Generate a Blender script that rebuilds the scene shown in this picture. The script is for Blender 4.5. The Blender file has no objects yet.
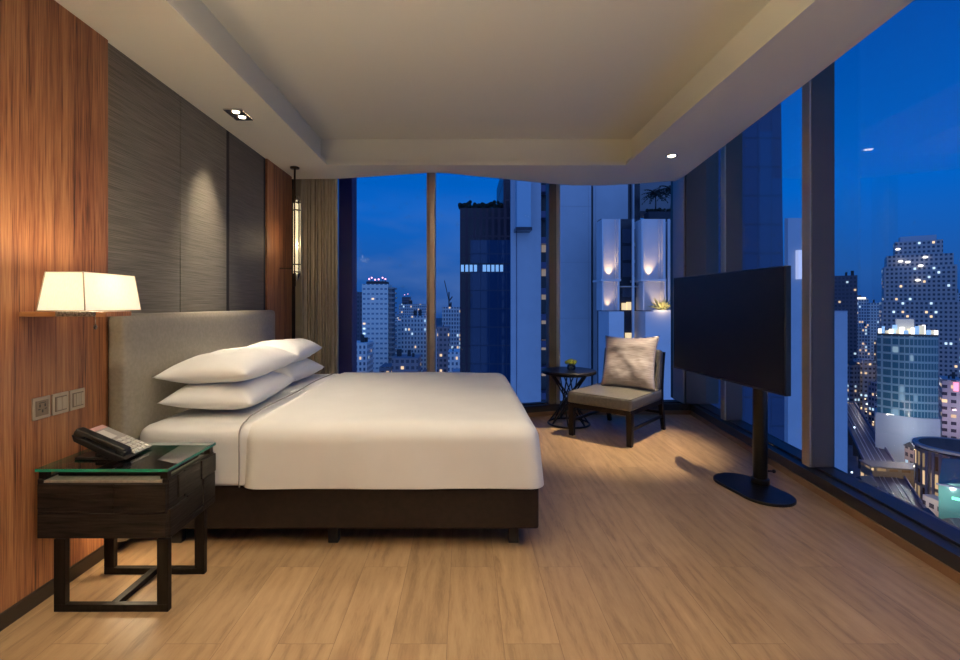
import bpy, bmesh, math, random
from mathutils import Vector, Matrix, noise
S = bpy.context.scene
COL = S.collection
R = math.radians
# ------------------------------------------------------------------ camera
cam_d = bpy.data.cameras.new('camera'); cam = bpy.data.objects.new('camera', cam_d); COL.objects.link(cam)
cam.location = (0, 0, 1.2); cam.rotation_euler = (R(90), 0, 0)
cam_d.sensor_width = 36; cam_d.lens = 18.0
cam_d.shift_x = 16/960; cam_d.shift_y = -25/960
cam_d.clip_start = 0.05; cam_d.clip_end = 6000
S.camera = cam
S.view_settings.view_transform = 'Standard'; S.view_settings.look = 'None'
S.view_settings.gamma = 1; S.view_settings.use_curve_mapping = False
S.view_settings.exposure = 0.0

# ------------------------------------------------------------------ world: blue hour sky
W = bpy.data.worlds.new('world'); S.world = W; W.use_nodes = True
def build_world():
    nt = W.node_tree; N = nt.nodes; L = nt.links; N.clear()
    out = N.new('ShaderNodeOutputWorld'); bg = N.new('ShaderNodeBackground'); L.new(bg.outputs[0], out.inputs[0])
    tc = N.new('ShaderNodeTexCoord'); sx = N.new('ShaderNodeSeparateXYZ'); L.new(tc.outputs['Generated'], sx.inputs[0])
    rp = N.new('ShaderNodeValToRGB'); e = rp.color_ramp.elements
    mr = N.new('ShaderNodeMapRange'); mr.inputs[1].default_value = -0.1; mr.inputs[2].default_value = 0.6
    L.new(sx.outputs[2], mr.inputs[0]); L.new(mr.outputs[0], rp.inputs[0])
    e[0].position = 0.10; e[0].color = (0.010, 0.060, 0.26, 1)
    e[1].position = 0.75; e[1].color = (0.0, 0.076, 0.41, 1)
    k = e.new(0.22); k.color = (0.014, 0.098, 0.38, 1)
    k = e.new(0.42); k.color = (0.0, 0.125, 0.57, 1)
    # soft cloud bank low in the sky
    mp = N.new('ShaderNodeMapping'); mp.inputs['Scale'].default_value = (2.2, 2.2, 7.5); L.new(tc.outputs['Generated'], mp.inputs[0])
    nz = N.new('ShaderNodeTexNoise'); nz.inputs['Scale'].default_value = 2.1; nz.inputs['Detail'].default_value = 5; L.new(mp.outputs[0], nz.inputs[0])
    cr = N.new('ShaderNodeMapRange'); cr.inputs[1].default_value = 0.42; cr.inputs[2].default_value = 0.72; L.new(nz.outputs[0], cr.inputs[0])
    lo = N.new('ShaderNodeMapRange'); lo.inputs[1].default_value = 0.24; lo.inputs[2].default_value = 0.06; L.new(sx.outputs[2], lo.inputs[0])
    ml = N.new('ShaderNodeMath'); ml.operation = 'MULTIPLY'; L.new(cr.outputs[0], ml.inputs[0]); L.new(lo.outputs[0], ml.inputs[1])
    # the right-hand part of the sky is clearer
    xr = N.new('ShaderNodeMapRange'); xr.inputs[1].default_value = 0.55; xr.inputs[2].default_value = 0.1; L.new(sx.outputs[0], xr.inputs[0])
    m3 = N.new('ShaderNodeMath'); m3.operation = 'MULTIPLY'; L.new(ml.outputs[0], m3.inputs[0]); L.new(xr.outputs[0], m3.inputs[1])
    m4 = N.new('ShaderNodeMath'); m4.operation = 'MULTIPLY'; m4.inputs[1].default_value = 0.75; L.new(m3.outputs[0], m4.inputs[0])
    mx = N.new('ShaderNodeMix'); mx.data_type = 'RGBA'; L.new(m4.outputs[0], mx.inputs[0]); L.new(rp.outputs[0], mx.inputs[6]); mx.inputs[7].default_value = (0.085, 0.17, 0.43, 1)
    # unseen sky behind the room brightened, added to light the facades facing it
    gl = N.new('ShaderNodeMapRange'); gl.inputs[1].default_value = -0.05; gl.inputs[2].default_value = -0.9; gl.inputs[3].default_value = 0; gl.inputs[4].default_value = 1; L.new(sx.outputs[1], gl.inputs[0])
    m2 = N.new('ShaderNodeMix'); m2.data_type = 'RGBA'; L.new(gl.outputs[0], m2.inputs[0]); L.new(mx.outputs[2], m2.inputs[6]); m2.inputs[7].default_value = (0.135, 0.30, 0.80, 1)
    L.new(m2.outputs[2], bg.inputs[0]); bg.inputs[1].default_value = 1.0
build_world()

# ------------------------------------------------------------------ lights of the room (recessed downlights, two added unseen fills)
WARM = (1.0, 0.72, 0.44); WARM2 = (1.0, 0.66, 0.38)
def light(name, kind, loc, power, color=WARM, target=None, **k):
    d = bpy.data.lights.new(name, kind); d.energy = power; d.color = color
    o = bpy.data.objects.new(name, d); COL.objects.link(o); o.location = loc
    for a, b in k.items(): setattr(d, a, b)
    if target is not None:
        o.rotation_euler = (Vector(target) - Vector(loc)).to_track_quat('-Z', 'Y').to_euler()
    return o
light('downlight_wall', 'SPOT', (-1.46, 3.18, 2.455), 110, color=(1,.86,.66), target=(-1.74, 3.22, 1.05), spot_size=R(54), spot_blend=1.0, shadow_soft_size=0.04)
light('downlight_bed', 'SPOT', (-1.46, 3.24, 2.455), 66, color=(1,.88,.72), target=(-1.10, 3.1, 0.6), spot_size=R(70), spot_blend=1.0, shadow_soft_size=0.04)
light('downlight_window', 'SPOT', (1.77, 4.09, 2.455), 400, color=(1,.82,.58), target=(1.36, 4.16, 0.2), spot_size=R(45), spot_blend=0.8, shadow_soft_size=0.02)
light('downlight_near_left', 'SPOT', (-1.30, 1.2, 2.455), 17, color=(1,.88,.70), target=(-1.3, 1.3, 0), spot_size=R(110), spot_blend=1.0, shadow_soft_size=0.05)
light('downlight_near_right', 'SPOT', (1.30, 1.3, 2.455), 16, color=(1,.80,.56), target=(.7, 1.6, 0), spot_size=R(110), spot_blend=1.0, shadow_soft_size=0.05)
light('added_tray_fill', 'AREA', (-0.15, 1.65, 2.72), 17, color=(1, .88, .72), shape='RECTANGLE', size=1.6, size_y=1.2, spread=R(125))  # unseen area fill added in the tray to light the room from above
light('added_ceiling_fill', 'AREA', (-0.55, -0.3, 1.75), 122, color=(1, .87, .68), target=(-0.25, 0.0, 3.6), shape='RECTANGLE', size=1.4, size_y=.6, spread=R(140))  # unseen area fill added behind the camera to brighten the ceiling

# ------------------------------------------------------------------ materials
def mat(name, base, rough=0.6, metal=0.0, emis=None, es=0.0, spec=None, coat=0.0, sheen=0.0):
    m = bpy.data.materials.new(name); m.use_nodes = True
    b = m.node_tree.nodes['Principled BSDF']
    b.inputs['Base Color'].default_value = (*base, 1); b.inputs['Roughness'].default_value = rough
    b.inputs['Metallic'].default_value = metal
    if spec is not None: b.inputs['Specular IOR Level'].default_value = spec
    if coat: b.inputs['Coat Weight'].default_value = coat; b.inputs['Coat Roughness'].default_value = 0.1
    if sheen: b.inputs['Sheen Weight'].default_value = sheen
    if emis: b.inputs['Emission Color'].default_value = (*emis, 1); b.inputs['Emission Strength'].default_value = es
    return m
def tex_mat(name, c1, c2, scale=(1, 1, 1), nscale=4, detail=6, rough=0.6, bump=0.0, lo=0.35, hi=0.65, distort=0.0, **k):
    m = mat(name, c1, rough, **k); nt = m.node_tree; N = nt.nodes; L = nt.links; b = N['Principled BSDF']
    tc = N.new('ShaderNodeTexCoord'); mp = N.new('ShaderNodeMapping'); mp.inputs['Scale'].default_value = scale
    L.new(tc.outputs['Object'], mp.inputs[0])
    nz = N.new('ShaderNodeTexNoise'); nz.inputs['Scale'].default_value = nscale; nz.inputs['Detail'].default_value = detail
    nz.inputs['Distortion'].default_value = distort; L.new(mp.outputs[0], nz.inputs[0])
    mr = N.new('ShaderNodeMapRange'); mr.inputs[1].default_value = lo; mr.inputs[2].default_value = hi; L.new(nz.outputs[0], mr.inputs[0])
    mx = N.new('ShaderNodeMix'); mx.data_type = 'RGBA'; mx.inputs[6].default_value = (*c1, 1); mx.inputs[7].default_value = (*c2, 1)
    L.new(mr.outputs[0], mx.inputs[0]); L.new(mx.outputs[2], b.inputs['Base Color'])
    if bump:
        bp = N.new('ShaderNodeBump'); bp.inputs['Strength'].default_value = bump; bp.inputs['Distance'].default_value = 0.004
        L.new(nz.outputs[0], bp.inputs['Height']); L.new(bp.outputs[0], b.inputs['Normal'])
    return m
def wood_panel_mat():
    m = mat('teak_veneer', (.3, .1, .04), 0.42); nt = m.node_tree; N = nt.nodes; L = nt.links; b = N['Principled BSDF']
    tc = N.new('ShaderNodeTexCoord')
    def noise_at(sc, ns, det, dist=0.0):
        mp = N.new('ShaderNodeMapping'); mp.inputs['Scale'].default_value = sc; L.new(tc.outputs['Object'], mp.inputs[0])
        nz = N.new('ShaderNodeTexNoise'); nz.inputs['Scale'].default_value = ns; nz.inputs['Detail'].default_value = det; nz.inputs['Distortion'].default_value = dist
        L.new(mp.outputs[0], nz.inputs[0]); return nz
    a = noise_at((1, 26, 0.55), 3.2, 6, 0.4); f = noise_at((1, 110, 2.4), 2.5, 4, .3); c = noise_at((1, 5.0, 0.22), 2.2, 3, 1.2)
    m1 = N.new('ShaderNodeMix'); m1.data_type = 'FLOAT'; m1.inputs[0].default_value = 0.58; L.new(a.outputs[0], m1.inputs[2]); L.new(f.outputs[0], m1.inputs[3])
    m2 = N.new('ShaderNodeMix'); m2.data_type = 'FLOAT'; m2.inputs[0].default_value = 0.3; L.new(m1.outputs[0], m2.inputs[2]); L.new(c.outputs[0], m2.inputs[3])
    cr = N.new('ShaderNodeValToRGB'); e = cr.color_ramp.elements
    e[0].position = 0.37; e[0].color = (0.055, 0.018, 0.008, 1); e[1].position = 0.64; e[1].color = (0.46, 0.225, 0.09, 1)
    k = e.new(0.45); k.color = (0.23, 0.080, 0.031, 1); k = e.new(0.54); k.color = (0.35, 0.145, 0.056, 1)
    L.new(m2.outputs[0], cr.inputs[0]); L.new(cr.outputs[0], b.inputs['Base Color'])
    return m
def floor_mat():
    m = mat('oak_planks', (.4, .25, .13), 0.42); nt = m.node_tree; N = nt.nodes; L = nt.links; b = N['Principled BSDF']
    tc = N.new('ShaderNodeTexCoord')
    rot = N.new('ShaderNodeMapping'); rot.inputs['Rotation'].default_value = (0, 0, R(90)); rot.inputs['Location'].default_value = (0.35, 0.06, 0); L.new(tc.outputs['Object'], rot.inputs[0])
    br = N.new('ShaderNodeTexBrick'); br.offset = 0.37; br.inputs['Scale'].default_value = 1.0
    br.inputs['Brick Width'].default_value = 1.35; br.inputs['Row Height'].default_value = 0.20; br.inputs['Mortar Size'].default_value = 0.0012
    br.inputs['Mortar Smooth'].default_value = 0.2; br.inputs['Bias'].default_value = 0.0
    br.inputs['Color1'].default_value = (0, 0, 0, 1); br.inputs['Color2'].default_value = (1, 1, 1, 1); br.inputs['Mortar'].default_value = (.5, .5, .5, 1)
    L.new(rot.outputs[0], br.inputs[0])
    # each plank gets its own slice of the grain
    sep = N.new('ShaderNodeSeparateXYZ'); L.new(tc.outputs['Object'], sep.inputs[0])
    off = N.new('ShaderNodeMath'); off.operation = 'MULTIPLY'; off.inputs[1].default_value = 13.0; L.new(br.outputs['Color'], off.inputs[0])
    cmb = N.new('ShaderNodeCombineXYZ'); L.new(sep.outputs[0], cmb.inputs[0]); L.new(sep.outputs[1], cmb.inputs[1]); L.new(off.outputs[0], cmb.inputs[2])
    def nz(sc, s, d, dist=0.0):
        mp = N.new('ShaderNodeMapping'); mp.inputs['Scale'].default_value = sc; L.new(cmb.outputs[0], mp.inputs[0])
        n = N.new('ShaderNodeTexNoise'); n.inputs['Scale'].default_value = s; n.inputs['Detail'].default_value = d; n.inputs['Distortion'].default_value = dist
        L.new(mp.outputs[0], n.inputs[0]); return n
    g = nz((8, 1.4, 1), 2.0, 6, 1.2); fine = nz((48, 6.0, 1), 2.5, 5, 0.8); big = nz((2.2, 0.9, 1), 1.6, 2, 1.0)
    wv = N.new('ShaderNodeMapping'); wv.inputs['Scale'].default_value = (1, 0.22, 1); L.new(cmb.outputs[0], wv.inputs[0])
    w = N.new('ShaderNodeTexWave'); w.wave_type = 'BANDS'; w.bands_direction = 'X'; w.inputs['Scale'].default_value = 5; w.inputs['Distortion'].default_value = 12; w.inputs['Detail'].default_value = 2.5; w.inputs['Detail Scale'].default_value = .8; L.new(wv.outputs[0], w.inputs[0])
    def mixf(f, a, bb):
        x = N.new('ShaderNodeMix'); x.data_type = 'FLOAT'; x.inputs[0].default_value = f; L.new(a, x.inputs[2]); L.new(bb, x.inputs[3]); return x.outputs[0]
    v = mixf(0.38, g.outputs[0], fine.outputs[0]); v = mixf(0.25, v, big.outputs[0]); v = mixf(0.09, v, w.outputs[0])
    cr = N.new('ShaderNodeValToRGB'); e = cr.color_ramp.elements
    e[0].position = 0.27; e[0].color = (0.165, 0.096, 0.048, 1); e[1].position = 0.74; e[1].color = (0.45, 0.30, 0.16, 1)
    k = e.new(0.48); k.color = (0.335, 0.208, 0.106, 1)
    L.new(v, cr.inputs[0])
    # plank to plank tone
    hm = N.new('ShaderNodeMapRange'); hm.inputs[3].default_value = 0.88; hm.inputs[4].default_value = 1.08; L.new(br.outputs['Color'], hm.inputs[0])
    mu = N.new('ShaderNodeVectorMath'); mu.operation = 'SCALE'; L.new(cr.outputs[0], mu.inputs[0]); L.new(hm.outputs[0], mu.inputs[3])
    jm = N.new('ShaderNodeMix'); jm.data_type = 'RGBA'; jf = N.new('ShaderNodeMath'); jf.operation = 'MULTIPLY'; jf.inputs[1].default_value = 0.55
    L.new(br.outputs['Fac'], jf.inputs[0]); L.new(jf.outputs[0], jm.inputs[0]); L.new(mu.outputs[0], jm.inputs[6]); jm.inputs[7].default_value = (0.10, 0.055, 0.03, 1)
    L.new(jm.outputs[2], b.inputs['Base Color'])
    # dark knots
    vo = N.new('ShaderNodeTexVoronoi'); vo.inputs['Scale'].default_value = 1.0; vm = N.new('ShaderNodeMapping'); vm.inputs['Scale'].default_value = (3.2, 1.3, 1); L.new(cmb.outputs[0], vm.inputs[0]); L.new(vm.outputs[0], vo.inputs[0])
    kr = N.new('ShaderNodeMapRange'); kr.inputs[1].default_value = 0.03; kr.inputs[2].default_value = 0.16; kr.inputs[3].default_value = 0.42; kr.inputs[4].default_value = 0.0; L.new(vo.outputs['Distance'], kr.inputs[0])
    km = N.new('ShaderNodeMix'); km.data_type = 'RGBA'; L.new(kr.outputs[0], km.inputs[0]); L.new(jm.outputs[2], km.inputs[6]); km.inputs[7].default_value = (0.16, 0.08, 0.04, 1)
    L.new(km.outputs[2], b.inputs['Base Color'])
    bp = N.new('ShaderNodeBump'); bp.inputs['Strength'].default_value = 0.12; bp.inputs['Distance'].default_value = 0.002; L.new(v, bp.inputs['Height']); L.new(bp.outputs[0], b.inputs['Normal'])
    return m
def glass_mat(name, tint=(1, 1, 1), refl=0.05, edge=None):
    m = bpy.data.materials.new(name); m.use_nodes = True; nt = m.node_tree; N = nt.nodes; L = nt.links; N.clear()
    o = N.new('ShaderNodeOutputMaterial'); t = N.new('ShaderNodeBsdfTransparent'); t.inputs[0].default_value = (*tint, 1)
    g = N.new('ShaderNodeBsdfGlossy'); g.inputs['Roughness'].default_value = 0.0
    f = N.new('ShaderNodeFresnel'); f.inputs[0].default_value = 1.45
    ml = N.new('ShaderNodeMath'); ml.operation = 'MULTIPLY'; ml.inputs[1].default_value = refl/0.04; L.new(f.outputs[0], ml.inputs[0]); ml.use_clamp = True
    mx = N.new('ShaderNodeMixShader'); L.new(ml.outputs[0], mx.inputs[0]); L.new(t.outputs[0], mx.inputs[1]); L.new(g.outputs[0], mx.inputs[2])
    L.new(mx.outputs[0], o.inputs[0]); return m
def facade(name, base, win, w, h, fw, fh, lit, strength, seed=0, warm=0.5, rough=0.8, wrough=0.12, v0=0.2, u0=0.2):
    m = mat(name, base, rough); nt = m.node_tree; N = nt.nodes; L = nt.links; b = N['Principled BSDF']
    tc = N.new('ShaderNodeTexCoord'); sx = N.new('ShaderNodeSeparateXYZ'); L.new(tc.outputs['Object'], sx.inputs[0])
    sn = N.new('ShaderNodeSeparateXYZ'); L.new(tc.outputs['Normal'], sn.inputs[0])
    def M(op, a, bb=None):
        n = N.new('ShaderNodeMath'); n.operation = op
        for i, q in enumerate((a, bb)):
            if q is None: continue
            if isinstance(q, (int, float)): n.inputs[i].default_value = q
            else: L.new(q, n.inputs[i])
        return n.outputs[0]
    u = M('ADD', M('DIVIDE', M('ADD', sx.outputs[0], sx.outputs[1]), w), 500.013); v = M('ADD', M('DIVIDE', sx.outputs[2], h), 500.013)
    cu = M('FLOOR', u); cv = M('FLOOR', v); fu = M('SUBTRACT', u, cu); fv = M('SUBTRACT', v, cv)
    mask = M('MULTIPLY', M('MULTIPLY', M('GREATER_THAN', fu, u0), M('LESS_THAN', fu, u0+fw)), M('MULTIPLY', M('GREATER_THAN', fv, v0), M('LESS_THAN', fv, v0+fh)))
    mask = M('MULTIPLY', mask, M('LESS_THAN', M('ABSOLUTE', sn.outputs[2]), 0.5))
    cb = N.new('ShaderNodeCombineXYZ'); L.new(cu, cb.inputs[0]); L.new(cv, cb.inputs[1]); cb.inputs[2].default_value = seed + 0.5
    wn = N.new('ShaderNodeTexWhiteNoise'); L.new(cb.outputs[0], wn.inputs[0])
    on = M('GREATER_THAN', wn.outputs['Value'], 1-lit)
    sc = N.new('ShaderNodeSeparateXYZ'); L.new(wn.outputs['Color'], sc.inputs[0])
    mx = N.new('ShaderNodeMix'); mx.data_type = 'RGBA'; mx.inputs[6].default_value = (*base, 1); mx.inputs[7].default_value = (*win, 1); L.new(mask, mx.inputs[0])
    L.new(mx.outputs[2], b.inputs['Base Color'])
    rr = N.new('ShaderNodeMix'); rr.data_type = 'FLOAT'; rr.inputs[2].default_value = rough; rr.inputs[3].default_value = wrough; L.new(mask, rr.inputs[0]); L.new(rr.outputs[0], b.inputs['Roughness'])
    ec = N.new('ShaderNodeMix'); ec.data_type = 'RGBA'; ec.inputs[6].default_value = (0.62, 0.85, 1, 1); ec.inputs[7].default_value = (1, 0.68, 0.36, 1); L.new(M('LESS_THAN', sc.outputs[1], warm), ec.inputs[0])
    L.new(ec.outputs[2], b.inputs['Emission Color'])
    L.new(M('MULTIPLY', M('MULTIPLY', mask, on), M('MULTIPLY', M('POWER', sc.outputs[0], 2.0), strength*.62)), b.inputs['Emission Strength'])
    return m
def M_shade():
    m = bpy.data.materials.new('linen_shade'); m.use_nodes = True; nt = m.node_tree; N = nt.nodes; L = nt.links; N.clear()
    o = N.new('ShaderNodeOutputMaterial'); t = N.new('ShaderNodeBsdfTranslucent'); d = N.new('ShaderNodeBsdfDiffuse')
    tc = N.new('ShaderNodeTexCoord'); mp = N.new('ShaderNodeMapping'); mp.inputs['Scale'].default_value = (300, 300, 60); L.new(tc.outputs['Object'], mp.inputs[0])
    nz = N.new('ShaderNodeTexNoise'); nz.inputs['Scale'].default_value = 1.2; L.new(mp.outputs[0], nz.inputs[0])
    cr = N.new('ShaderNodeMix'); cr.data_type = 'RGBA'; L.new(nz.outputs[0], cr.inputs[0]); cr.inputs[6].default_value = (.82, .74, .60, 1); cr.inputs[7].default_value = (.98, .93, .82, 1)
    L.new(cr.outputs[2], t.inputs[0]); L.new(cr.outputs[2], d.inputs[0])
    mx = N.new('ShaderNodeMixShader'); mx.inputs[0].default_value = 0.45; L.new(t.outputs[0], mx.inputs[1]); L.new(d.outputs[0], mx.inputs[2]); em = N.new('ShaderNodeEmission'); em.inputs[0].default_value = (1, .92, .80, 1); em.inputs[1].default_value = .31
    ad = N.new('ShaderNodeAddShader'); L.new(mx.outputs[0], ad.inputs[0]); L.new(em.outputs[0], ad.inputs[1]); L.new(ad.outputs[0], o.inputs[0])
    return m
M = {}
M['wood'] = wood_panel_mat(); M['floor'] = floor_mat()
M['ceiling'] = mat('ceiling_paint', (.78, .75, .62), .85)
M['plaster'] = mat('wall_paint', (.40, .35, .29), .85)
M['black'] = mat('black_gap', (.008, .006, .005), .7)
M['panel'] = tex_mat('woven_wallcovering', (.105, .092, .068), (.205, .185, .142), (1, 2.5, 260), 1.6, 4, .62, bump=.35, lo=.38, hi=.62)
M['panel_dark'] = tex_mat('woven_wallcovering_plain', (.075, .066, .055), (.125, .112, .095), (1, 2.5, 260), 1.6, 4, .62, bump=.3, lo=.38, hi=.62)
M['skirt'] = mat('dark_skirting', (.022, .014, .009), .35)
M['skirt_wood'] = mat('timber_edge', (.22, .115, .055), .45)
M['sill'] = mat('dark_sill', (.022, .020, .020), .45)
M['mullion'] = mat('bronze_aluminium', (.072, .058, .047), .45, 0.0)
M['mullion_light'] = mat('brushed_aluminium_edge', (.36, .31, .25), .35, .3)
M['fin'] = mat('dark_blue_cladding', (.03, .03, .17), .5)
M['glass'] = glass_mat('window_glass', (.985, .99, 1), .0032)
M['curtain'] = tex_mat('curtain_cloth', (.40, .33, .22), (.52, .44, .31), (60, 60, 4), 2, 3, .8, sheen=.2)
M['leather'] = tex_mat('taupe_leather', (.235, .205, .15), (.275, .24, .18), (1, 1, 1), 60, 2, .38, bump=.04)
M['base'] = tex_mat('dark_brown_leather', (.013, .008, .006), (.018, .011, .008), (1, 1, 1), 40, 2, .5, spec=.25)
M['sheet'] = tex_mat('white_cotton_sheet', (.80, .78, .73), (.84, .82, .77), (1, 1, 1), 7, 3, .8, bump=.12)
M['duvet'] = tex_mat('ivory_duvet_cloth', (.76, .735, .67), (.79, .765, .70), (1, 1, 1), 5, 3, .75, bump=.1)
M['piping'] = mat('grey_piping', (.30, .27, .24), .8)
M['pillow'] = tex_mat('white_pillow_cotton', (.82, .80, .75), (.86, .84, .79), (1, 1, 1), 6, 3, .8, bump=.12)
M['darkwood'] = tex_mat('black_oak', (.003, .002, .002), (.028, .021, .017), (3, 3, 42), 2.6, 6, .42, bump=.8, lo=.3, hi=.7, spec=.22)
M['darkwood2'] = tex_mat('dark_wenge', (.006, .004, .003), (.015, .011, .008), (12, 12, 1.5), 4, 4, .42, spec=.2)
M['slot'] = tex_mat('grey_wood_shelf', (.20, .17, .14), (.27, .23, .19), (20, 3, 3), 3, 3, .5)
M['tglass'] = glass_mat('table_glass', (.86, .93, .89), .085)
M['gedge'] = mat('green_glass_edge', (.012, .20, .13), .08, coat=.5)
M['phone'] = mat('black_plastic', (.010, .010, .010), .32)
M['phone_grey'] = mat('grey_plastic', (.36, .34, .30), .4)
M['key'] = mat('pale_keys', (.62, .60, .54), .45)
M['red_label'] = mat('pink_card', (.72, .42, .36), .5)
M['plate'] = mat('satin_bronze_plate', (.42, .35, .26), .4, .45)
M['plate_in'] = mat('bronze_insert', (.20, .155, .11), .4, .6)
M['hole'] = mat('socket_hole', (.012, .01, .008), .5)
M['metal'] = tex_mat('hammered_nickel', (.16, .15, .13), (.42, .40, .36), (1, 1, 1), 130, 2, .3, metal=.85)
M['shade'] = M_shade()
M['shade_trim'] = mat('shade_seam', (.50, .42, .30), .7)
M['steel'] = mat('black_steel', (.012, .011, .010), .38, .4)
M['brass'] = mat('dark_brass', (.07, .05, .03), .35, .8)
M['crystal'] = glass_mat('crystal', (.93, .93, .90), .16)
M['glowrod'] = mat('lit_rod', (.9, .8, .6), .3, emis=(1, .82, .50), es=1.15)
M['lamp_on'] = mat('lamp_face', (.9, .9, .8), .3, emis=(1, .85, .62), es=9)
M['chrome'] = mat('chrome', (.75, .74, .72), .12, 1.0)
M['screen'] = mat('television_screen', (.008, .008, .008), .25, spec=.3)
M['tvframe'] = mat('television_frame', (.010, .010, .011), .3)
M['seat'] = tex_mat('olive_leather', (.105, .094, .078), (.135, .122, .102), (1, 1, 1), 45, 2, .38, bump=.05)
M['cushion'] = tex_mat('champagne_satin', (.27, .225, .215), (.41, .36, .345), (5, 60, 5), 2.4, 5, .40, bump=.3, lo=.36, hi=.64)
M['seam'] = mat('seam_cord', (.05, .042, .032), .5)
M['flower'] = tex_mat('lime_blossom', (.30, .40, .03), (.60, .62, .10), (1, 1, 1), 60, 2, .7)
M['leafg'] = mat('dark_leaf', (.05, .12, .02), .6)
M['vase'] = glass_mat('vase_glass', (.80, .86, .84), .12)
# ------------------------------------------------------------------ mesh helpers
class MB:
    def __init__(s): s.bm = bmesh.new(); s.mi = 0
    def _new(s, vs, fs):
        v = [s.bm.verts.new(p) for p in vs]; out = []
        for f in fs:
            try: q = s.bm.faces.new([v[i] for i in f]); q.material_index = s.mi; out.append(q)
            except ValueError: pass
        return v, out
    def box(s, a, b, mx=None):
        x0, y0, z0 = a; x1, y1, z1 = b
        vs = [Vector(p) for p in ((x0,y0,z0),(x1,y0,z0),(x1,y1,z0),(x0,y1,z0),(x0,y0,z1),(x1,y0,z1),(x1,y1,z1),(x0,y1,z1))]
        if mx is not None: vs = [mx @ p for p in vs]
        return s._new(vs, [(0,3,2,1),(4,5,6,7),(0,1,5,4),(1,2,6,5),(2,3,7,6),(3,0,4,7)])
    def hexa(s, lo, hi):
        return s._new(list(lo)+list(hi), [(0,3,2,1),(4,5,6,7),(0,1,5,4),(1,2,6,5),(2,3,7,6),(3,0,4,7)])
    def prism(s, poly, z0, z1):
        n = len(poly)
        return s._new([(p[0],p[1],z0) for p in poly]+[(p[0],p[1],z1) for p in poly],
            [tuple(range(n))[::-1], tuple(range(n,2*n))]+[(i,(i+1)%n,n+(i+1)%n,n+i) for i in range(n)])
    def lathe(s, prof, c=(0,0,0), n=32, cap=True):
        vs = []; fs = []
        for r, z in prof:
            for i in range(n): a = 2*math.pi*i/n; vs.append((c[0]+r*math.cos(a), c[1]+r*math.sin(a), c[2]+z))
        for j in range(len(prof)-1):
            for i in range(n): fs.append((j*n+i, j*n+(i+1)%n, (j+1)*n+(i+1)%n, (j+1)*n+i))
        if cap: fs.append(tuple(range(n))[::-1]); fs.append(tuple((len(prof)-1)*n+i for i in range(n)))
        return s._new(vs, fs)
    def tube(s, pts, r, n=8, closed=False):
        pts = [Vector(p) for p in pts]; m = len(pts); vs = []; fs = []; up = None
        for i, p in enumerate(pts):
            if closed: t = (pts[(i+1)%m]-pts[i-1]).normalized()
            else: t = (pts[min(i+1,m-1)]-pts[max(i-1,0)]).normalized()
            if up is None: up = Vector((0,0,1)) if abs(t.z) < .9 else Vector((1,0,0))
            a = t.cross(up).normalized(); b = a.cross(t).normalized(); up = b
            rr = r[i] if isinstance(r, (list,tuple)) else r
            for k in range(n): g = 2*math.pi*k/n; vs.append(p+a*math.cos(g)*rr+b*math.sin(g)*rr)
        for i in range(m if closed else m-1):
            j = (i+1)%m
            for k in range(n): fs.append((i*n+k, i*n+(k+1)%n, j*n+(k+1)%n, j*n+k))
        if not closed: fs.append(tuple(range(n))[::-1]); fs.append(tuple((m-1)*n+k for k in range(n)))
        return s._new(vs, fs)
    def ball(s, c, r, seg=12, rings=8, sc=(1,1,1)):
        mx = Matrix.Translation(c) @ Matrix.Diagonal((*sc, 1))
        q = bmesh.ops.create_uvsphere(s.bm, u_segments=seg, v_segments=rings, radius=r, matrix=mx)
        for v in q['verts']:
            for f in v.link_faces: f.material_index = s.mi
    def build(s, name, m, parent=None, smooth=False, bevel=0, seg=2, loc=None, rot=None):
        bmesh.ops.recalc_face_normals(s.bm, faces=s.bm.faces)
        me = bpy.data.meshes.new(name); s.bm.to_mesh(me); s.bm.free()
        for q in (m if isinstance(m, (list,tuple)) else [m]): me.materials.append(q)
        o = bpy.data.objects.new(name, me); COL.objects.link(o)
        if parent is not None: o.parent = parent
        if loc: o.location = loc
        if rot: o.rotation_euler = rot
        if smooth:
            for p in me.polygons: p.use_smooth = True
        if bevel:
            b = o.modifiers.new('bevel', 'BEVEL'); b.width = bevel; b.segments = seg; b.limit_method = 'ANGLE'; b.angle_limit = R(40); b.harden_normals = False
        return o
def tag(o, label=None, cat=None, group=None, kind=None):
    if label: o['label'] = label
    if cat: o['category'] = cat
    if group: o['group'] = group
    if kind: o['kind'] = kind
    return o
def empty(name, loc=(0,0,0), rz=0):
    o = bpy.data.objects.new(name, None); COL.objects.link(o); o.location = loc; o.rotation_euler = (0,0,rz); o.empty_display_size = .1; return o
def struct(o, label=None, cat=None): return tag(o, label, cat, kind='structure')
def boxo(name, a, b, m, parent=None, bevel=0, **k):
    q = MB(); q.box(a, b); return q.build(name, m, parent, bevel=bevel, **k)
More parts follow.
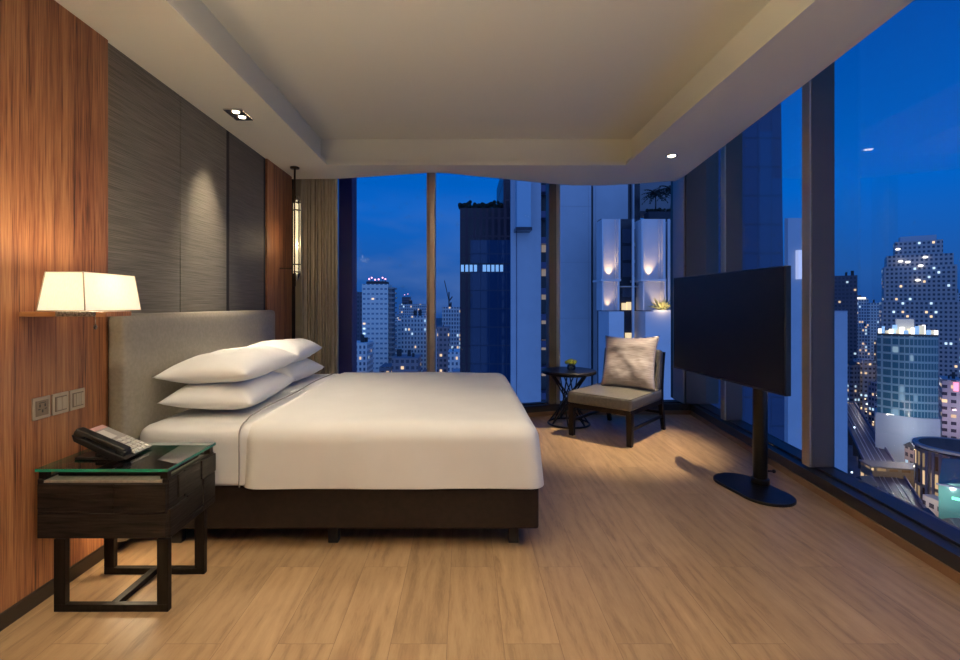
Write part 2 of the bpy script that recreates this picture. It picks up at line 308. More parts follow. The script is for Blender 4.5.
def rounded(mb, lo, hi, r, n=(40,40,10), disp=None):
    """box with rounded edges as a grid of displaced points"""
    lo = Vector(lo); hi = Vector(hi); bm = mb.bm; cache = {}
    def vert(i, j, k):
        key = (i,j,k)
        if key in cache: return cache[key]
        p = Vector((lo.x+(hi.x-lo.x)*i/n[0], lo.y+(hi.y-lo.y)*j/n[1], lo.z+(hi.z-lo.z)*k/n[2]))
        c = Vector((min(max(p.x,lo.x+r),hi.x-r), min(max(p.y,lo.y+r),hi.y-r), min(max(p.z,lo.z+r),hi.z-r)))
        d = p-c
        if d.length > 1e-9: p = c + d.normalized()*r
        if disp: p = disp(p, Vector(p))
        cache[key] = bm.verts.new(p); return cache[key]
    for a, b, c in ((0,1,2),(1,2,0),(2,0,1)):
        for side in (0, n[c]):
            for i in range(n[a]):
                for j in range(n[b]):
                    vs = []
                    for (di,dj) in ((0,0),(1,0),(1,1),(0,1)):
                        id3 = [0,0,0]; id3[a] = i+di; id3[b] = j+dj; id3[c] = side; vs.append(vert(*id3))
                    try: bm.faces.new(vs)
                    except ValueError: pass
# ================================================================== SETTING
q = MB(); q.prism([(-1.9,-1.7),(2.35,-1.7),(2.9,5.7),(-1.9,5.7)], -0.12, 0.0)
struct(q.build('floor', M['floor']), 'oak plank floor', 'floor')
# ceiling: raised slab, soffit ring with recessed tray walls and a thin projecting lip
def soffit_polys(e):      # e: how far the tray wall sits back from the lip
    inner = [(-1.247-e,-0.8-e),(1.47+e,-0.8-e),(1.47+e,4.37+e),(-1.247-e,4.37+e)]
    return inner
edge = [(-1.71,4.86),(-1.25,4.84),(-.315,4.62),(-.15,4.645),(.90,5.04),(1.15,5.11),(1.45,5.12),(1.75,5.06),(2.17,4.93),(2.19,4.84),(1.967,2.77),(1.88,2.0),(1.60,-1.6)]
q = MB()
for e, z0, z1 in ((0, 2.474, 2.502), (.08, 2.502, 2.738)):
    a, b, c, d = soffit_polys(e)
    q.prism([(-1.80,-1.6),a,d,(-1.80,4.86)], z0, z1)
    q.prism([(-1.80,-1.6),(1.60,-1.6),b,a], z0, z1)
    # back strip
    ax = [p for p in edge if p[1] > 4.5][:-1]
    q.prism([(-1.80,4.86)]+ax+[(2.19,4.84),c,d], z0, z1)
    q.prism([b,(1.60,-1.6),(1.88,2.0),(1.967,2.77),(2.19,4.84),c], z0, z1)
q.prism([(-1.80,-1.6),(1.60,-1.6),(1.88,2.0),(1.967,2.77),(2.19,4.84)]+[p for p in edge if p[1] > 4.5][:-1][::-1], 2.738, 3.2)
q.prism([(-1.9,-1.7),(2.35,-1.7),(2.95,5.7),(-1.9,5.7)], 3.2, 3.3)
struct(q.build('ceiling', M['ceiling']), 'cream ceiling with a recessed tray and dropped soffit', 'ceiling')
# left wall with its panels
wl = struct(boxo('wall_left', (-1.90,-1.7,0), (-1.765,5.6,3.2), M['black']), 'left wall behind the headboard, timber and woven panels', 'wall')
def panel(name, y0, y1, m, face, z0=.06): return boxo(name, (-1.765,y0,z0), (face,y1,2.474), m, wl, bevel=.003)
panel('wood_panel', -1.6, 2.308, M['wood'], -1.71)
panel('fabric_panel', 2.313, 2.915, M['panel'], -1.725)
panel('fabric_panel', 2.921, 3.487, M['panel'], -1.725)
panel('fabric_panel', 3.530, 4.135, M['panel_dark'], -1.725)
boxo('gap_shade_strip', (-1.765,3.488,.06), (-1.7275,3.529,2.474), M['black'], wl)  # black strips fill the panel gaps, painting in their shade
boxo('gap_shade_strip', (-1.765,4.136,.06), (-1.7275,4.174,2.474), M['black'], wl)
panel('wood_panel', 4.175, 4.77, M['wood'], -1.71)
struct(boxo('baseboard_left', (-1.765,-1.6,0), (-1.700,4.80,.062), M['skirt'], bevel=.004), 'dark baseboard along the left wall', 'baseboard')
struct(boxo('wall_rear', (-1.9,-1.85,0), (2.4,-1.62,3.2), M['plaster']), 'wall behind the viewer', 'wall')
struct(boxo('wall_back', (-1.765,5.02,0), (-1.40,5.30,3.2), M['plaster']), 'short wall behind the curtain', 'wall')
# window plan
GB = [(-1.45,5.14),(-.327,4.93),(1.02,5.36),(2.62,5.43)]
def gx(y): return 2.44 + .1105*(y-3.18)
def glass_pane(name, p, r, label):
    p = Vector((*p,0)); r = Vector((*r,0)); d = (r-p).normalized(); n = Vector((-d.y,d.x,0))*.006
    q = MB(); q.prism([p-n, r-n, r+n, p+n], .126, 3.2)
    struct(q.build(name, M['glass']), label, 'window')
for i in range(3): glass_pane('window_%d' % (i+1), GB[i], GB[i+1], ['back window pane beside the curtain','back window pane with the dark tower beyond','back window pane behind the chair'][i])
ys = [5.36, 4.51, 3.21, 1.9, .55, -1.6]
for i in range(5): glass_pane('window_%d' % (i+4), (gx(ys[i]),ys[i]), (gx(ys[i+1]),ys[i+1]), ['side window pane nearest the far corner','side window pane behind the television','large side window pane over the lit city','side window pane beside the viewer','side window pane behind the viewer'][i])
# sills
fe = [(-1.765,4.98),(-1.25,4.98),(-.327,4.80),(.95,5.22),(1.1,5.255),(2.478,5.26),(2.208,2.796),(2.126,2.057),(1.72,-1.62)]
out = [(-1.765,5.20),(-1.2,5.13),(-.327,4.955),(1.0,5.38),(1.1,5.39),(2.70,5.46),(gx(2.796)+.02,2.796),(gx(2.057)+.02,2.057),(gx(-1.62)+.02,-1.62)]
def strip(q, A, B, z0, z1):
    for i in range(len(A)-1): q.prism([A[i],A[i+1],B[i+1],B[i]], z0, z1)
def offs(A, B, d): return [tuple(Vector(a).lerp(Vector(b), d/(Vector(b)-Vector(a)).length)) for a, b in zip(A, B)]
q = MB(); strip(q, offs(fe,out,.012), out, 0, .112); strip(q, offs(fe,out,.09), out, .112, .126)
struct(q.build('trim_1', M['sill']), 'dark low window sill running round the room', 'sill')
q = MB(); strip(q, fe, offs(fe,out,.012), 0, .044)
struct(q.build('trim_2', M['skirt_wood']), 'timber edge strip at the foot of the window sill', 'trim')
# mullions
def mullion(n, poly, lite, label):
    t = struct(empty('trim_%d' % n, (0,0,0)), label, 'mullion')
    a = MB(); a.prism(poly, .124, 3.2); a.build('post', M['mullion_light'] if n == 3 else M['mullion'], t, bevel=.004)
    if lite: a = MB(); a.prism(lite, .124, 3.2); a.build('edge_strip', M['mullion_light'], t)
# back mullion 1
mullion(3, [(-.345,4.80),(-.290,4.80),(-.290,4.99),(-.345,4.99)], [(-.375,4.81),(-.346,4.79),(-.346,4.99),(-.375,4.99)], 'slim warm-lit mullion between the two left back panes')
mullion(4, [(.925,5.22),(1.005,5.22),(1.005,5.42),(.925,5.42)], [(1.006,5.215),(1.045,5.225),(1.045,5.42),(1.006,5.42)], 'dark back mullion behind the round side table')
def side_mullion(n, y, w, label, dep=.165, tw=.055):
    ix = 2.29 + .1105*(y-3.18)
    mullion(n, [(ix+.012,y),(ix+dep,y),(ix+dep,y+w),(ix+.012,y+w)], [(ix,y+.004),(ix+.0115,y+.004),(ix+.0115,y+w),(ix,y+w)], label)
side_mullion(5, 3.177, .075, 'wide dark mullion beside the television')
side_mullion(6, 4.475, .075, 'dark mullion just beyond the television')
side_mullion(7, 1.88, .075, 'side mullion beside the viewer')
mullion(8, [(2.41,5.215),(2.62,5.20),(2.78,5.24),(2.78,5.60),(2.41,5.60)], [(2.395,5.235),(2.409,5.235),(2.409,5.50),(2.395,5.50)], 'dark corner column where the two window walls meet')
struct(boxo('trim_9', (-1.375,5.26,-.5), (-1.228,5.50,3.2), M['fin'], bevel=.004), 'dark blue column between curtain and glass', 'column')

# ================================================================== BED
bed = tag(empty('bed', (-.6,3.23,0)), 'large low bed with taupe headboard and dark leather base against the left wall', 'bed')
def bchild(o): o.location = Vector(o.location) - bed.location; return o
bchild(boxo('bed_base', (-1.62,2.335,.108), (.365,4.14,.326), M['base'], bed, bevel=.012))
for x, y in ((.25,2.44),(-.66,2.44),(-1.45,2.44),(.25,4.05),(-.66,4.05),(-1.45,4.05)):
    q = MB(); q.box((x-.026,y-.022,0), (x+.026,y+.022,.11)); bchild(q.build('leg', M['black'], bed, bevel=.004))
def hb_disp(p, o): return p
q = MB(); rounded(q, (-1.706,2.285,.06), (-1.61,4.12,1.158), .028, (6,40,30))
bchild(q.build('headboard', M['leather'], bed, smooth=True))
def soft(p, o):
    n = noise.noise(Vector((p.x*2.2, p.y*2.2, p.z*2)))*.010 + noise.noise(Vector((p.x*7, p.y*7, p.z*5)))*.003
    crown = .018*max(0, 1-((p.x+.6)/1.05)**2)*max(0, 1-((p.y-3.23)/.95)**2) if p.z > .5 else 0
    return p + Vector((0, 0, crown + (n*.5 if p.z > .5 else 0))) + (Vector((0, n*.8, 0)) if p.y < 2.4 else Vector())
q = MB(); rounded(q, (-1.60,2.322,.222), (.35,4.148,.612), .065, (60,56,20), soft)
bmesh.ops.bisect_plane(q.bm, geom=q.bm.verts[:]+q.bm.edges[:]+q.bm.faces[:], plane_co=(0,0,.327), plane_no=(0,0,-1), clear_outer=True)
bmesh.ops.holes_fill(q.bm, edges=[e for e in q.bm.edges if e.is_boundary])
bchild(q.build('mattress', M['sheet'], bed, smooth=True))
def dsoft(p, o):
    p = soft(p, o)
    k = max(0, min(1, (.60-p.z)/.28))
    if p.x > .2: p.x += .028*k - .004
    if p.y < 2.45: p.y -= .008*k; p.y += .004*math.sin(p.x*9+1)*k
    return p
q = MB(); rounded(q, (-1.085,2.308,.16), (.372,4.162,.626), .085, (60,60,26), dsoft)
bmesh.ops.bisect_plane(q.bm, geom=q.bm.verts[:]+q.bm.edges[:]+q.bm.faces[:], plane_co=(0,0,.317), plane_no=(0,0,-1), clear_outer=True)
bmesh.ops.delete(q.bm, geom=[f for f in q.bm.faces if all(v.co.x < -1.0845 for v in f.verts)], context='FACES')
duv = q.build('duvet', M['duvet'], None, smooth=True); sm = duv.modifiers.new('thickness','SOLIDIFY'); sm.thickness = .009
tag(duv, 'smooth ivory duvet tucked over the bed from the pillows to the foot', 'duvet')
pts = []
for i in range(15): pts.append((-1.078, 2.302, .325+.25*i/14))
for i in range(1, 10):
    a = R(90*i/9); pts.append((-1.078, 2.302+.068*(1-math.cos(a)), .575+.050*math.sin(a)))
for i in range(1, 30):
    y = 2.37+1.72*i/29; pts.append((-1.078-.01*math.sin(i*.4), y, .632+.017*max(0, 1-((y-3.23)/.95)**2)*.8))
q = MB(); q.tube(pts, .0038, 6); pp = q.build('piping', M['piping'], duv, smooth=True); pp['label'] = 'thin grey piping along the folded edge'
# pillows
def pillow_mesh(w, l, t, seed, sag=0.0, pinch=.06, n=44, wr=.006):
    bm = bmesh.new(); rnd = random.Random(seed); off = Vector((rnd.random()*20, rnd.random()*20, 0)); grid = {}
    for side in (1, -1):
        for i in range(n+1):
            for j in range(n+1):
                if side == -1 and (i in (0,n) or j in (0,n)): continue
                u = -1+2*i/n; v = -1+2*j/n
                th = (max(0, 1-abs(u)**3.0)**.56)*(max(0, 1-abs(v)**3.0)**.56)
                px = 1-pinch*(1-v*v)*abs(u)**2; py = 1-pinch*(1-u*u)*abs(v)**2
                x = u*w/2*px; y = v*l/2*py
                f = 1.0 if side == 1 else .70
                wn = noise.noise(Vector((x*6,y*6,side))+off)*wr*1.6 + noise.noise(Vector((x*16,y*16,side))+off)*wr*.5
                corner = (abs(u)*abs(v))**2.0
                z = side*f*th*t/2 + wn*th*1.2 + sag*(u*u) + corner*.0
                grid[(side,i,j)] = bm.verts.new((x, y, z))
    def g(s_, i, j):
        return grid.get((s_,i,j)) or grid[(1,i,j)]
    for side in (1,-1):
        for i in range(n):
            for j in range(n):
                vs = [g(side,i,j), g(side,i+1,j), g(side,i+1,j+1), g(side,i,j+1)]
                try: bm.faces.new(vs if side == 1 else vs[::-1])
                except ValueError: pass
    return bm
def pillow(name, w, l, t, loc, rot, m, seed, label, cat='pillow', group=None, **k):
    q = MB(); q.bm.free(); q.bm = pillow_mesh(w, l, t, seed, **k)
    o = q.build(name, m, None, smooth=True, loc=loc, rot=rot); tag(o, label, cat, group); return o
G = 'white bed pillows stacked at the headboard'
pillow('pillow', .47, .74, .200, (-1.335,2.81,.703), (R(1),R(1),R(2)), M['pillow'], 1, 'lower white pillow of the near stack, lying on the sheet', group=G)
pillow('pillow', .49, .76, .200, (-1.335,2.82,.842), (R(1),R(-2),R(-2)), M['pillow'], 2, 'upper white pillow of the near stack, closest to the nightstand', group=G)
pillow('pillow', .45, .68, .200, (-1.372,3.59,.703), (R(-1),R(1),R(-2)), M['pillow'], 3, 'lower white pillow of the far stack, mostly hidden below another', group=G)
pillow('pillow', .46, .70, .200, (-1.372,3.59,.842), (R(0),R(-2),R(3)), M['pillow'], 4, 'upper white pillow of the far stack, nearest the curtain', group=G)

# ================================================================== NIGHTSTAND
ns = tag(empty('nightstand', (-1.42,2.05,0)), 'black oak nightstand with glass top on open frame legs, left of the bed', 'nightstand')
def nsx(o): o.location = Vector(o.location) - ns.location; return o
q = MB()
X0, X1, Y0, Y1 = -1.675, -1.165, 1.884, 2.236
q.box((X0,Y0,.283),(X1,Y1,.500))
q.box((X0,Y0,.500),(X0+.02,Y1,.516)); q.box((X1-.02,Y0,.500),(X1,Y1,.516)); q.box((X0+.02,Y1-.02,.500),(X1-.02,Y1,.516))
nsx(q.build('body', M['darkwood'], ns, bevel=.002))
q = MB()                                    # raised boards, patchwork in relief
def board(x0, z0, x1, z1, d): q.box((X0+x0,Y0-d,z0),(X0+x1,Y0+.002,z1))
board(.003,.400,.300,.497,.004); board(.304,.385,.507,.497,.0065); board(.003,.286,.507,.382,.004); board(.003,.384,.300,.397,.002)
for y0, y1, z0, z1, d in ((.003,.060,.40,.512,.004),(.063,.11,.42,.512,.010),(.113,.230,.405,.512,.006),(.233,.349,.43,.512,.011),(.003,.13,.286,.395,.011),(.133,.25,.31,.40,.005),(.253,.349,.286,.425,.008),(.133,.25,.286,.307,.009)):
    q.box((X1-.002,Y0+y0,z0),(X1+d,Y0+y1,z1))
nsx(q.build('board', M['darkwood'], ns, bevel=.0015))
q = MB(); q.box((X0+.022,Y0+.004,.5005),(X1-.022,Y1-.022,.510)); nsx(q.build('shelf', M['slot'], ns))
q = MB()
for x in (X0+.002, X1-.030):
    for y in (Y0+.004, Y1-.030): q.box((x,y,.516 if True else 0),(x+.028,y+.026,.546))
q.box((X0+.05,Y1-.05,.510),(X1-.05,Y1-.03,.546))
q.box((X0+.04,Y0+.05,.512),(X1-.04,Y1-.06,.530))
nsx(q.build('spacer', M['darkwood2'], ns, bevel=.001))
q = MB(); v, f = q.box((X0-.004,Y0-.006,.5465),(X1+.006,Y1+.006,.5585))
for fc in f:
    if abs(fc.calc_center_median().z-.5525) < .003: fc.material_index = 1
gt = nsx(q.build('glass_top', [M['tglass'],M['gedge']], ns)); gt['label'] = 'clear glass plate with green edges'
for y in (1.888, 2.150):
    q = MB(); q.box((-1.604,y-.012,0),(-1.157,y+.012,.028)); q.box((-1.604,y-.012,.028),(-1.560,y+.012,.284)); q.box((-1.201,y-.012,.028),(-1.157,y+.012,.284))
    nsx(q.build('leg_frame', M['darkwood2'], ns, bevel=.0015))
q = MB(); q.box((-1.396,1.9005,.002),(-1.368,2.1375,.026)); nsx(q.build('stretcher', M['darkwood2'], ns))
q = MB(); q.box((-1.62,2.205,.272),(-1.40,2.225,.283)); nl = nsx(q.build('night_light', mat('night_light_strip', (.9,.8,.6), .4, emis=(1,.72,.4), es=3.0), ns))
lt = light('night_light_lamp', 'AREA', (-1.53,2.19,.268), 1.6, color=(1,.78,.50), shape='RECTANGLE', size=.2, size_y=.03)

# telephone
ph = tag(empty('telephone', (-1.50,2.055,.5592)), 'black desk telephone with pale keys on the nightstand glass', 'telephone'); ph.scale = (.83,.83,.83); ph.location.x = -1.508; ph.location.z = .5588
q = MB(); q.box((-.125,-.085,0),(.125,.085,.014)); q.box((-.03,-.075,.012),(.10,.075,.03)); q.build('foot', M['phone'], ph, bevel=.004)
T = Matrix.Translation((.005,0,.060)) @ Matrix.Rotation(R(23), 4, 'Y')
q = MB()
q.hexa([T@Vector(p) for p in ((-.13,-.095,-.018),(.10,-.095,-.030),(.10,.10,-.030),(-.13,.10,-.018))], [T@Vector(p) for p in ((-.15,-.10,.012),(.148,-.10,.006),(.148,.105,.006),(-.15,.105,.012))])
q.build('body', M['phone'], ph, bevel=.004)
q = MB(); q.box((-.148,-.090,.020),(.120,-.040,.044), T); q.box((-.150,-.092,.006),(-.09,-.038,.034), T); q.box((.075,-.092,.004),(.128,-.038,.034), T); q.build('handset', M['phone'], ph, bevel=.008, seg=3)
q = MB(); q.box((-.145,-.030,.010),(.142,.100,.0155), T); q.build('panel', M['phone_grey'], ph, bevel=.001)
q = MB(); q.box((-.142,-.022,.0155),(-.112,.094,.0175), T); q.build('label_strip', M['red_label'], ph)
q = MB(); q.box((-.10,-.018,.0155),(-.02,.050,.0175), T); q.build('speed_dial_card', M['key'], ph)
for i in range(5):
    for j in range(4):
        q = MB(); x = .005+i*.028; y = -.020+j*.029; q.box((x,y,.0155),(x+.019,y+.020,.0215), T); q.build('key', M['key'], ph, bevel=.001)
# wall plates
for i, (y, kind, lab) in enumerate(((1.937,'socket','bronze wall socket plate, nearest the viewer of the three by the nightstand'),(2.028,'switch','bronze wall switch plate between the socket and the slotted plate'),(2.117,'switches','bronze wall plate with narrow rocker slots, nearest the headboard'))):
    t = tag(empty('socket_plate' if i == 0 else 'switch_plate', (-1.71,y,.785)), lab, 'wall socket' if i == 0 else 'wall switch')
    boxo('plate', (0,-.0405,-.044), (.007,.0405,.044), M['plate'], t, bevel=.002)
    boxo('insert', (.006,-.029,-.031), (.0095,.029,.031), M['plate_in'], t, bevel=.001)
    q = MB()
    if i == 0:
        for (a, b) in ((-.012,.010),(.012,.010),(0,-.012)): q.box((.009,a-.003,b-.006),(.0102,a+.003,b+.006))
        q.box((.009,-.02,-.006),(.0102,-.010,-.002)); q.box((.009,.01,-.006),(.0102,.02,-.002)); q.box((.009,-.016,.020),(.0102,.016,.023))
        q.build('socket_hole', M['hole'], t)
    elif i == 1:
        boxo('rocker', (.009,-.024,-.026), (.0125,-.001,.026), M['plate'], t, bevel=.001); boxo('rocker', (.009,.001,-.026), (.0125,.024,.026), M['plate'], t, bevel=.001)
    else:
        for k in range(4): boxo('rocker', (.009,-.026+k*.0135,-.026), (.0122,-.015+k*.0135,.026), M['plate'], t, bevel=.001)
# wall lamp
wlamp = tag(empty('wall_lamp', (-1.71,1.915,1.155)), 'lit wall lamp with rectangular white shade on a timber bracket', 'wall lamp')
boxo('bracket', (0,-.071,0), (.335,.071,.019), M['wood'], wlamp, bevel=.002)
boxo('metal_plate', (.150,-.085,.001), (.295,.12,.021), M['metal'], wlamp, bevel=.003)
q = MB(); q.tube([(.255,-.02,.0),(.255,-.02,-.035)], .0016, 6); q.ball((.255,-.02,-.042), .007, 10, 6, (1,1,1.5)); q.build('pull_chain', M['metal'], wlamp, smooth=True)
q = MB(); bt = ((.140,-.152),(.318,-.152),(.318,.152),(.140,.152)); tp = ((.160,-.138),(.300,-.138),(.300,.138),(.160,.138))
th = .002; zb, zt = .024, .168
def shell(q, A, B, z0, z1, t):
    cA = Vector((sum(a[0] for a in A)/4, sum(a[1] for a in A)/4)); 
    def ins(P): return [(p[0]-math.copysign(t,p[0]-cA.x), p[1]-math.copysign(t,p[1]-cA.y)) for p in P]
    A2, B2 = ins(A), ins(B)
    for i in range(4):
        j = (i+1)%4
        q._new([(*A[i],z0),(*A[j],z0),(*A2[j],z0),(*A2[i],z0),(*B[i],z1),(*B[j],z1),(*B2[j],z1),(*B2[i],z1)], [(0,3,2,1),(4,5,6,7),(0,1,5,4),(1,2,6,5),(2,3,7,6),(3,0,4,7)])
for i in range(4):
    j = (i+1)%4; q._new([(*bt[i],zb),(*bt[j],zb),(*tp[j],zt),(*tp[i],zt)], [(0,1,2,3)])
sh = q.build('lamp_shade', M['shade'], wlamp); sm = sh.modifiers.new('thickness','SOLIDIFY'); sm.thickness = .0012
q = MB()
for A, B in ((bt[1],tp[1]),(bt[0],tp[0]),(bt[2],tp[2])): q.tube([(*A,zb),(*B,zt)], .0022, 6)
for P, z in ((bt,zb),(tp,zt)): q.tube([(*p,z) for p in P], .0018, 6, closed=True)
q.build('shade_trim', M['shade_trim'], wlamp, smooth=True)
q = MB(); q.lathe([(.006,.02),(.016,.024),(.016,.06),(.012,.065)], (.229,0,0), 16); q.build('lamp_holder', M['metal'], wlamp, smooth=True)
q = MB(); q.ball((.229,0,.095), .024, 16, 10, (1,1,1.25)); q.build('bulb', mat('bulb_glass', (1,.9,.7), .4, emis=(1,.78,.5), es=12), wlamp, smooth=True)
light('wall_lamp_light', 'POINT', (-1.71+.229,1.915,1.155+.135), 8.0, color=(1,.84,.62), shadow_soft_size=.03)

# ================================================================== CURTAIN, PENDANT, DOWNLIGHTS
q = MB(); bm = q.bm; cols = []
nx = 260; X0c, X1c = -1.665, -1.288
def cy(t): return 4.905 + .028*math.sin(t*2*math.pi*11+.5*math.sin(t*9)) + .010*math.sin(t*2*math.pi*27)
def cxx(t): return X0c+(X1c-X0c)*t + .007*math.sin(t*2*math.pi*26)
for k in range(13):
    z = .006+2.72*k/12; row = []
    for i in range(nx+1):
        t = i/nx; row.append(bm.verts.new((cxx(t)+.004*math.sin(z*1.7+t*12), cy(t)*1.0+(.006*math.sin(z*2.1+t*20)), z)))
    cols.append(row)
for k in range(12):
    for i in range(nx): bm.faces.new((cols[k][i],cols[k][i+1],cols[k+1][i+1],cols[k+1][i]))
cur = q.build('curtain', M['curtain'], None, smooth=True); sm = cur.modifiers.new('thickness','SOLIDIFY'); sm.thickness = .003
tag(cur, 'pleated olive brown floor-length curtain in the far left corner', 'curtain')
pe = tag(empty('pendant_lamp', (-1.565,4.44,2.474)), 'slim crystal tube pendant lamp hanging before the curtain', 'pendant lamp')
q = MB(); q.lathe([(.040,-.014),(.042,-.010),(.042,0)], n=24); q.build('canopy', M['brass'], pe, smooth=True)
q = MB(); q.tube([(0,0,-.01),(0,0,-1.10)], .009, 10); q.tube([(-.018,.01,-.2),(-.018,.01,-1.18)], .010, 8); q.build('rod', M['brass'], pe, smooth=True)
q = MB(); q.lathe([(.012,-.27),(.031,-.32),(.031,-.99),(.012,-1.05)], (.022,-.01,0), 8); q.build('crystal_tube', M['crystal'], pe)
q = MB(); q.tube([(.022,-.01,-.31),(.022,-.01,-.99)], .007, 8)
for a in range(0, 8, 2):
    g = 2*math.pi*a/8; q.tube([(.022+.030*math.cos(g),-.01+.030*math.sin(g),-.32),(.022+.030*math.cos(g),-.01+.030*math.sin(g),-.98)], .0022, 5)
q.build('light_rod', M['glowrod'], pe, smooth=True)
q = MB()
q.bm.free()
for z in (-.33,-.40,-.90,-.97): q = MB(); q.lathe([(.033,-.005),(.035,0),(.033,.005)], (.022,-.01,z), 16); q.build('collar', M['brass'], pe, smooth=True)
q = MB(); q.tube([(-.14,0,-.935),(.03,0,-.935)], .005, 8); q.build('wall_arm', M['brass'], pe)
light('pendant_lamp_light', 'POINT', (-1.50,4.38,1.75), 1.6, color=(1,.74,.44), shadow_soft_size=.05)

def downlight(x, y, square, label):
    t = tag(empty('ceiling_downlight', (x,y,2.474)), label, 'ceiling light')
    if square:
        q = MB(); 
        for a, b in (((-.062,-.092),(.062,-.084)),((-.062,.084),(.062,.092)),((-.062,-.084),(-.054,.084)),((.054,-.084),(.062,.084)),((-.054,-.003),(.054,.003))): q.box((a[0],a[1],-.010),(b[0],b[1],0))
        q.build('frame', M['chrome'], t, bevel=.001)
        boxo('recess', (-.054,-.084,-.004), (.054,.084,-.001), M['hole'], t)
        for s_ in (-.043, .043):
            q = MB(); q.lathe([(.038,-.008),(.026,-.0045)], (0,s_,0), 24, cap=False); q.build('reflector', M['chrome'], t, smooth=True)
            q = MB(); q.lathe([(.022,-.0075),(.022,-.0042)], (0,s_,0), 24); q.build('lamp_face', M['lamp_on'], t)
    else:
        q = MB(); q.lathe([(.030,-.003),(.046,-.008),(.050,-.003),(.050,0)], n=28, cap=False); q.build('ring', M['chrome'], t, smooth=True)
        q = MB(); q.lathe([(.030,-.006),(.030,-.001)], n=24); q.build('lamp_face', mat('bright_lamp_face', (1,.95,.85), .3, emis=(1,.86,.62), es=12), t)
downlight(-1.50, 3.20, True, 'square double downlight in the left soffit above the bed head')
downlight(1.77, 4.09, False, 'small round lit downlight in the right soffit above the chair')

# ================================================================== SIDE TABLE, FLOWERS, CHAIR
TX, TY = 1.055, 4.84
st = tag(empty('side_table', (TX,TY,0)), 'small round dark side table with crossed rods, left of the chair', 'side table')
q = MB(); q.lathe([(.262,.512),(.272,.520),(.272,.540),(.266,.546)], n=48); q.build('tabletop', M['steel'], st, smooth=False, bevel=.002)
q = MB(); q.tube([(.205*math.cos(a*math.pi/24),.205*math.sin(a*math.pi/24),.011) for a in range(48)], .010, 8, closed=True); q.build('base_ring', M['steel'], st, smooth=True)
q = MB(); q.tube([(.19*math.cos(a*math.pi/24),.19*math.sin(a*math.pi/24),.503) for a in range(48)], .008, 8, closed=True); q.build('top_ring', M['steel'], st, smooth=True)
for k in range(7):
    for sgn in (1,-1):
        a0 = 2*math.pi*k/7; a1 = a0 + sgn*R(150); p0 = Vector((.20*math.cos(a0),.20*math.sin(a0),.012)); p1 = Vector((.19*math.cos(a1),.19*math.sin(a1),.503))
        q = MB(); q.tube([p0,p1], .007, 7); q.build('rod', M['steel'], st, smooth=True)
vz = tag(empty('flower_vase', (TX+.02,TY-.03,.5465)), 'small glass bowl of lime green flowers on the side table', 'flower vase')
q = MB(); q.lathe([(.020,0),(.038,.008),(.044,.032),(.038,.055),(.036,.055),(.041,.032),(.034,.010),(.004,.006)], n=24, cap=False); q.build('bowl', M['vase'], vz, smooth=True)
rnd = random.Random(5); q = MB()
for k in range(9):
    a = rnd.random()*6.28; q.tube([(0,0,.01),(.03*math.cos(a),.03*math.sin(a),.07)], .002, 5)
q.build('stems', M['leafg'], vz)
for k in range(12):
    a = k*2.4; rr = .052*math.sqrt(k/12); c = Vector((rr*math.cos(a), rr*math.sin(a), .088-rr*.35+rnd.random()*.008)); q = MB(); q.ball(c, .019, 8, 6, (1,1,.8))
    for m_ in range(14):
        b = rnd.random()*6.28; e_ = rnd.random()*1.4; q.ball(c+Vector((math.cos(b)*math.cos(e_),math.sin(b)*math.cos(e_),math.sin(e_)))*.017, .0065, 5, 4)
    q.build('blossom', M['flower'], vz, smooth=True)
# chair: local +x = along the front edge, +y = towards the back
A = Vector((.997,4.43)); B = Vector((1.403,4.06)); fd = (B-A).normalized(); ang = math.atan2(fd.y, fd.x)
cc = (A+B)/2
ch = tag(empty('lounge_chair', (cc.x,cc.y,0), ang), 'low armless lounge chair with olive leather seat and dark wood legs by the far corner', 'chair')
W2 = .275; D = .70
for sx in (-1,1):
    q = MB(); q.hexa([(sx*W2-.022,-.022+.0,0),(sx*W2+.022,-.022,0),(sx*W2+.022,.022,0),(sx*W2-.022,.022,0)], [(sx*W2-.026,-.026,.29),(sx*W2+.026,-.026,.29),(sx*W2+.026,.026,.29),(sx*W2-.026,.026,.29)]); q.build('leg', M['darkwood2'], ch, bevel=.003)
    q = MB()
    pr = [(.775,0,.020),(.735,.15,.022),(.70,.30,.024),(.70,.42,.024),(.735,.60,.020),(.775,.745,.017)]
    for (y0,z0,r0),(y1,z1,r1) in zip(pr, pr[1:]): q.hexa([(sx*W2-r0*.8,y0-r0,z0),(sx*W2+r0*.8,y0-r0,z0),(sx*W2+r0*.8,y0+r0,z0),(sx*W2-r0*.8,y0+r0,z0)], [(sx*W2-r1*.8,y1-r1,z1),(sx*W2+r1*.8,y1-r1,z1),(sx*W2+r1*.8,y1+r1,z1),(sx*W2-r1*.8,y1+r1,z1)])
    q.build('leg', M['darkwood2'], ch)
    q = MB(); q.box((sx*W2-.010,.02,.125),(sx*W2+.010,.73,.150)); q.build('stretcher', M['darkwood2'], ch, bevel=.002)
q = MB(); q.box((-W2,.725,.16),(W2,.742,.185)); q.build('stretcher', M['darkwood2'], ch)
q = MB(); q.box((-W2-.012,-.026,.262),(W2+.012,.012,.305)); q.box((-W2-.012,.68,.262),(W2+.012,.72,.305)); q.box((-W2-.012,0,.262),(-W2+.022,.70,.305)); q.box((W2-.022,0,.262),(W2+.012,.70,.305)); q.build('seat_frame', M['darkwood2'], ch, bevel=.003)
def seatd(p, o):
    if p.z > .36: p.z += .012*max(0, 1-(p.x/.3)**2)*max(0, 1-((p.y-.33)/.38)**2)
    return p
q = MB(); rounded(q, (-W2-.03,-.045,.303), (W2+.03,.665,.408), .022, (24,26,8), seatd); sc_ = q.build('seat', M['seat'], ch, smooth=True)
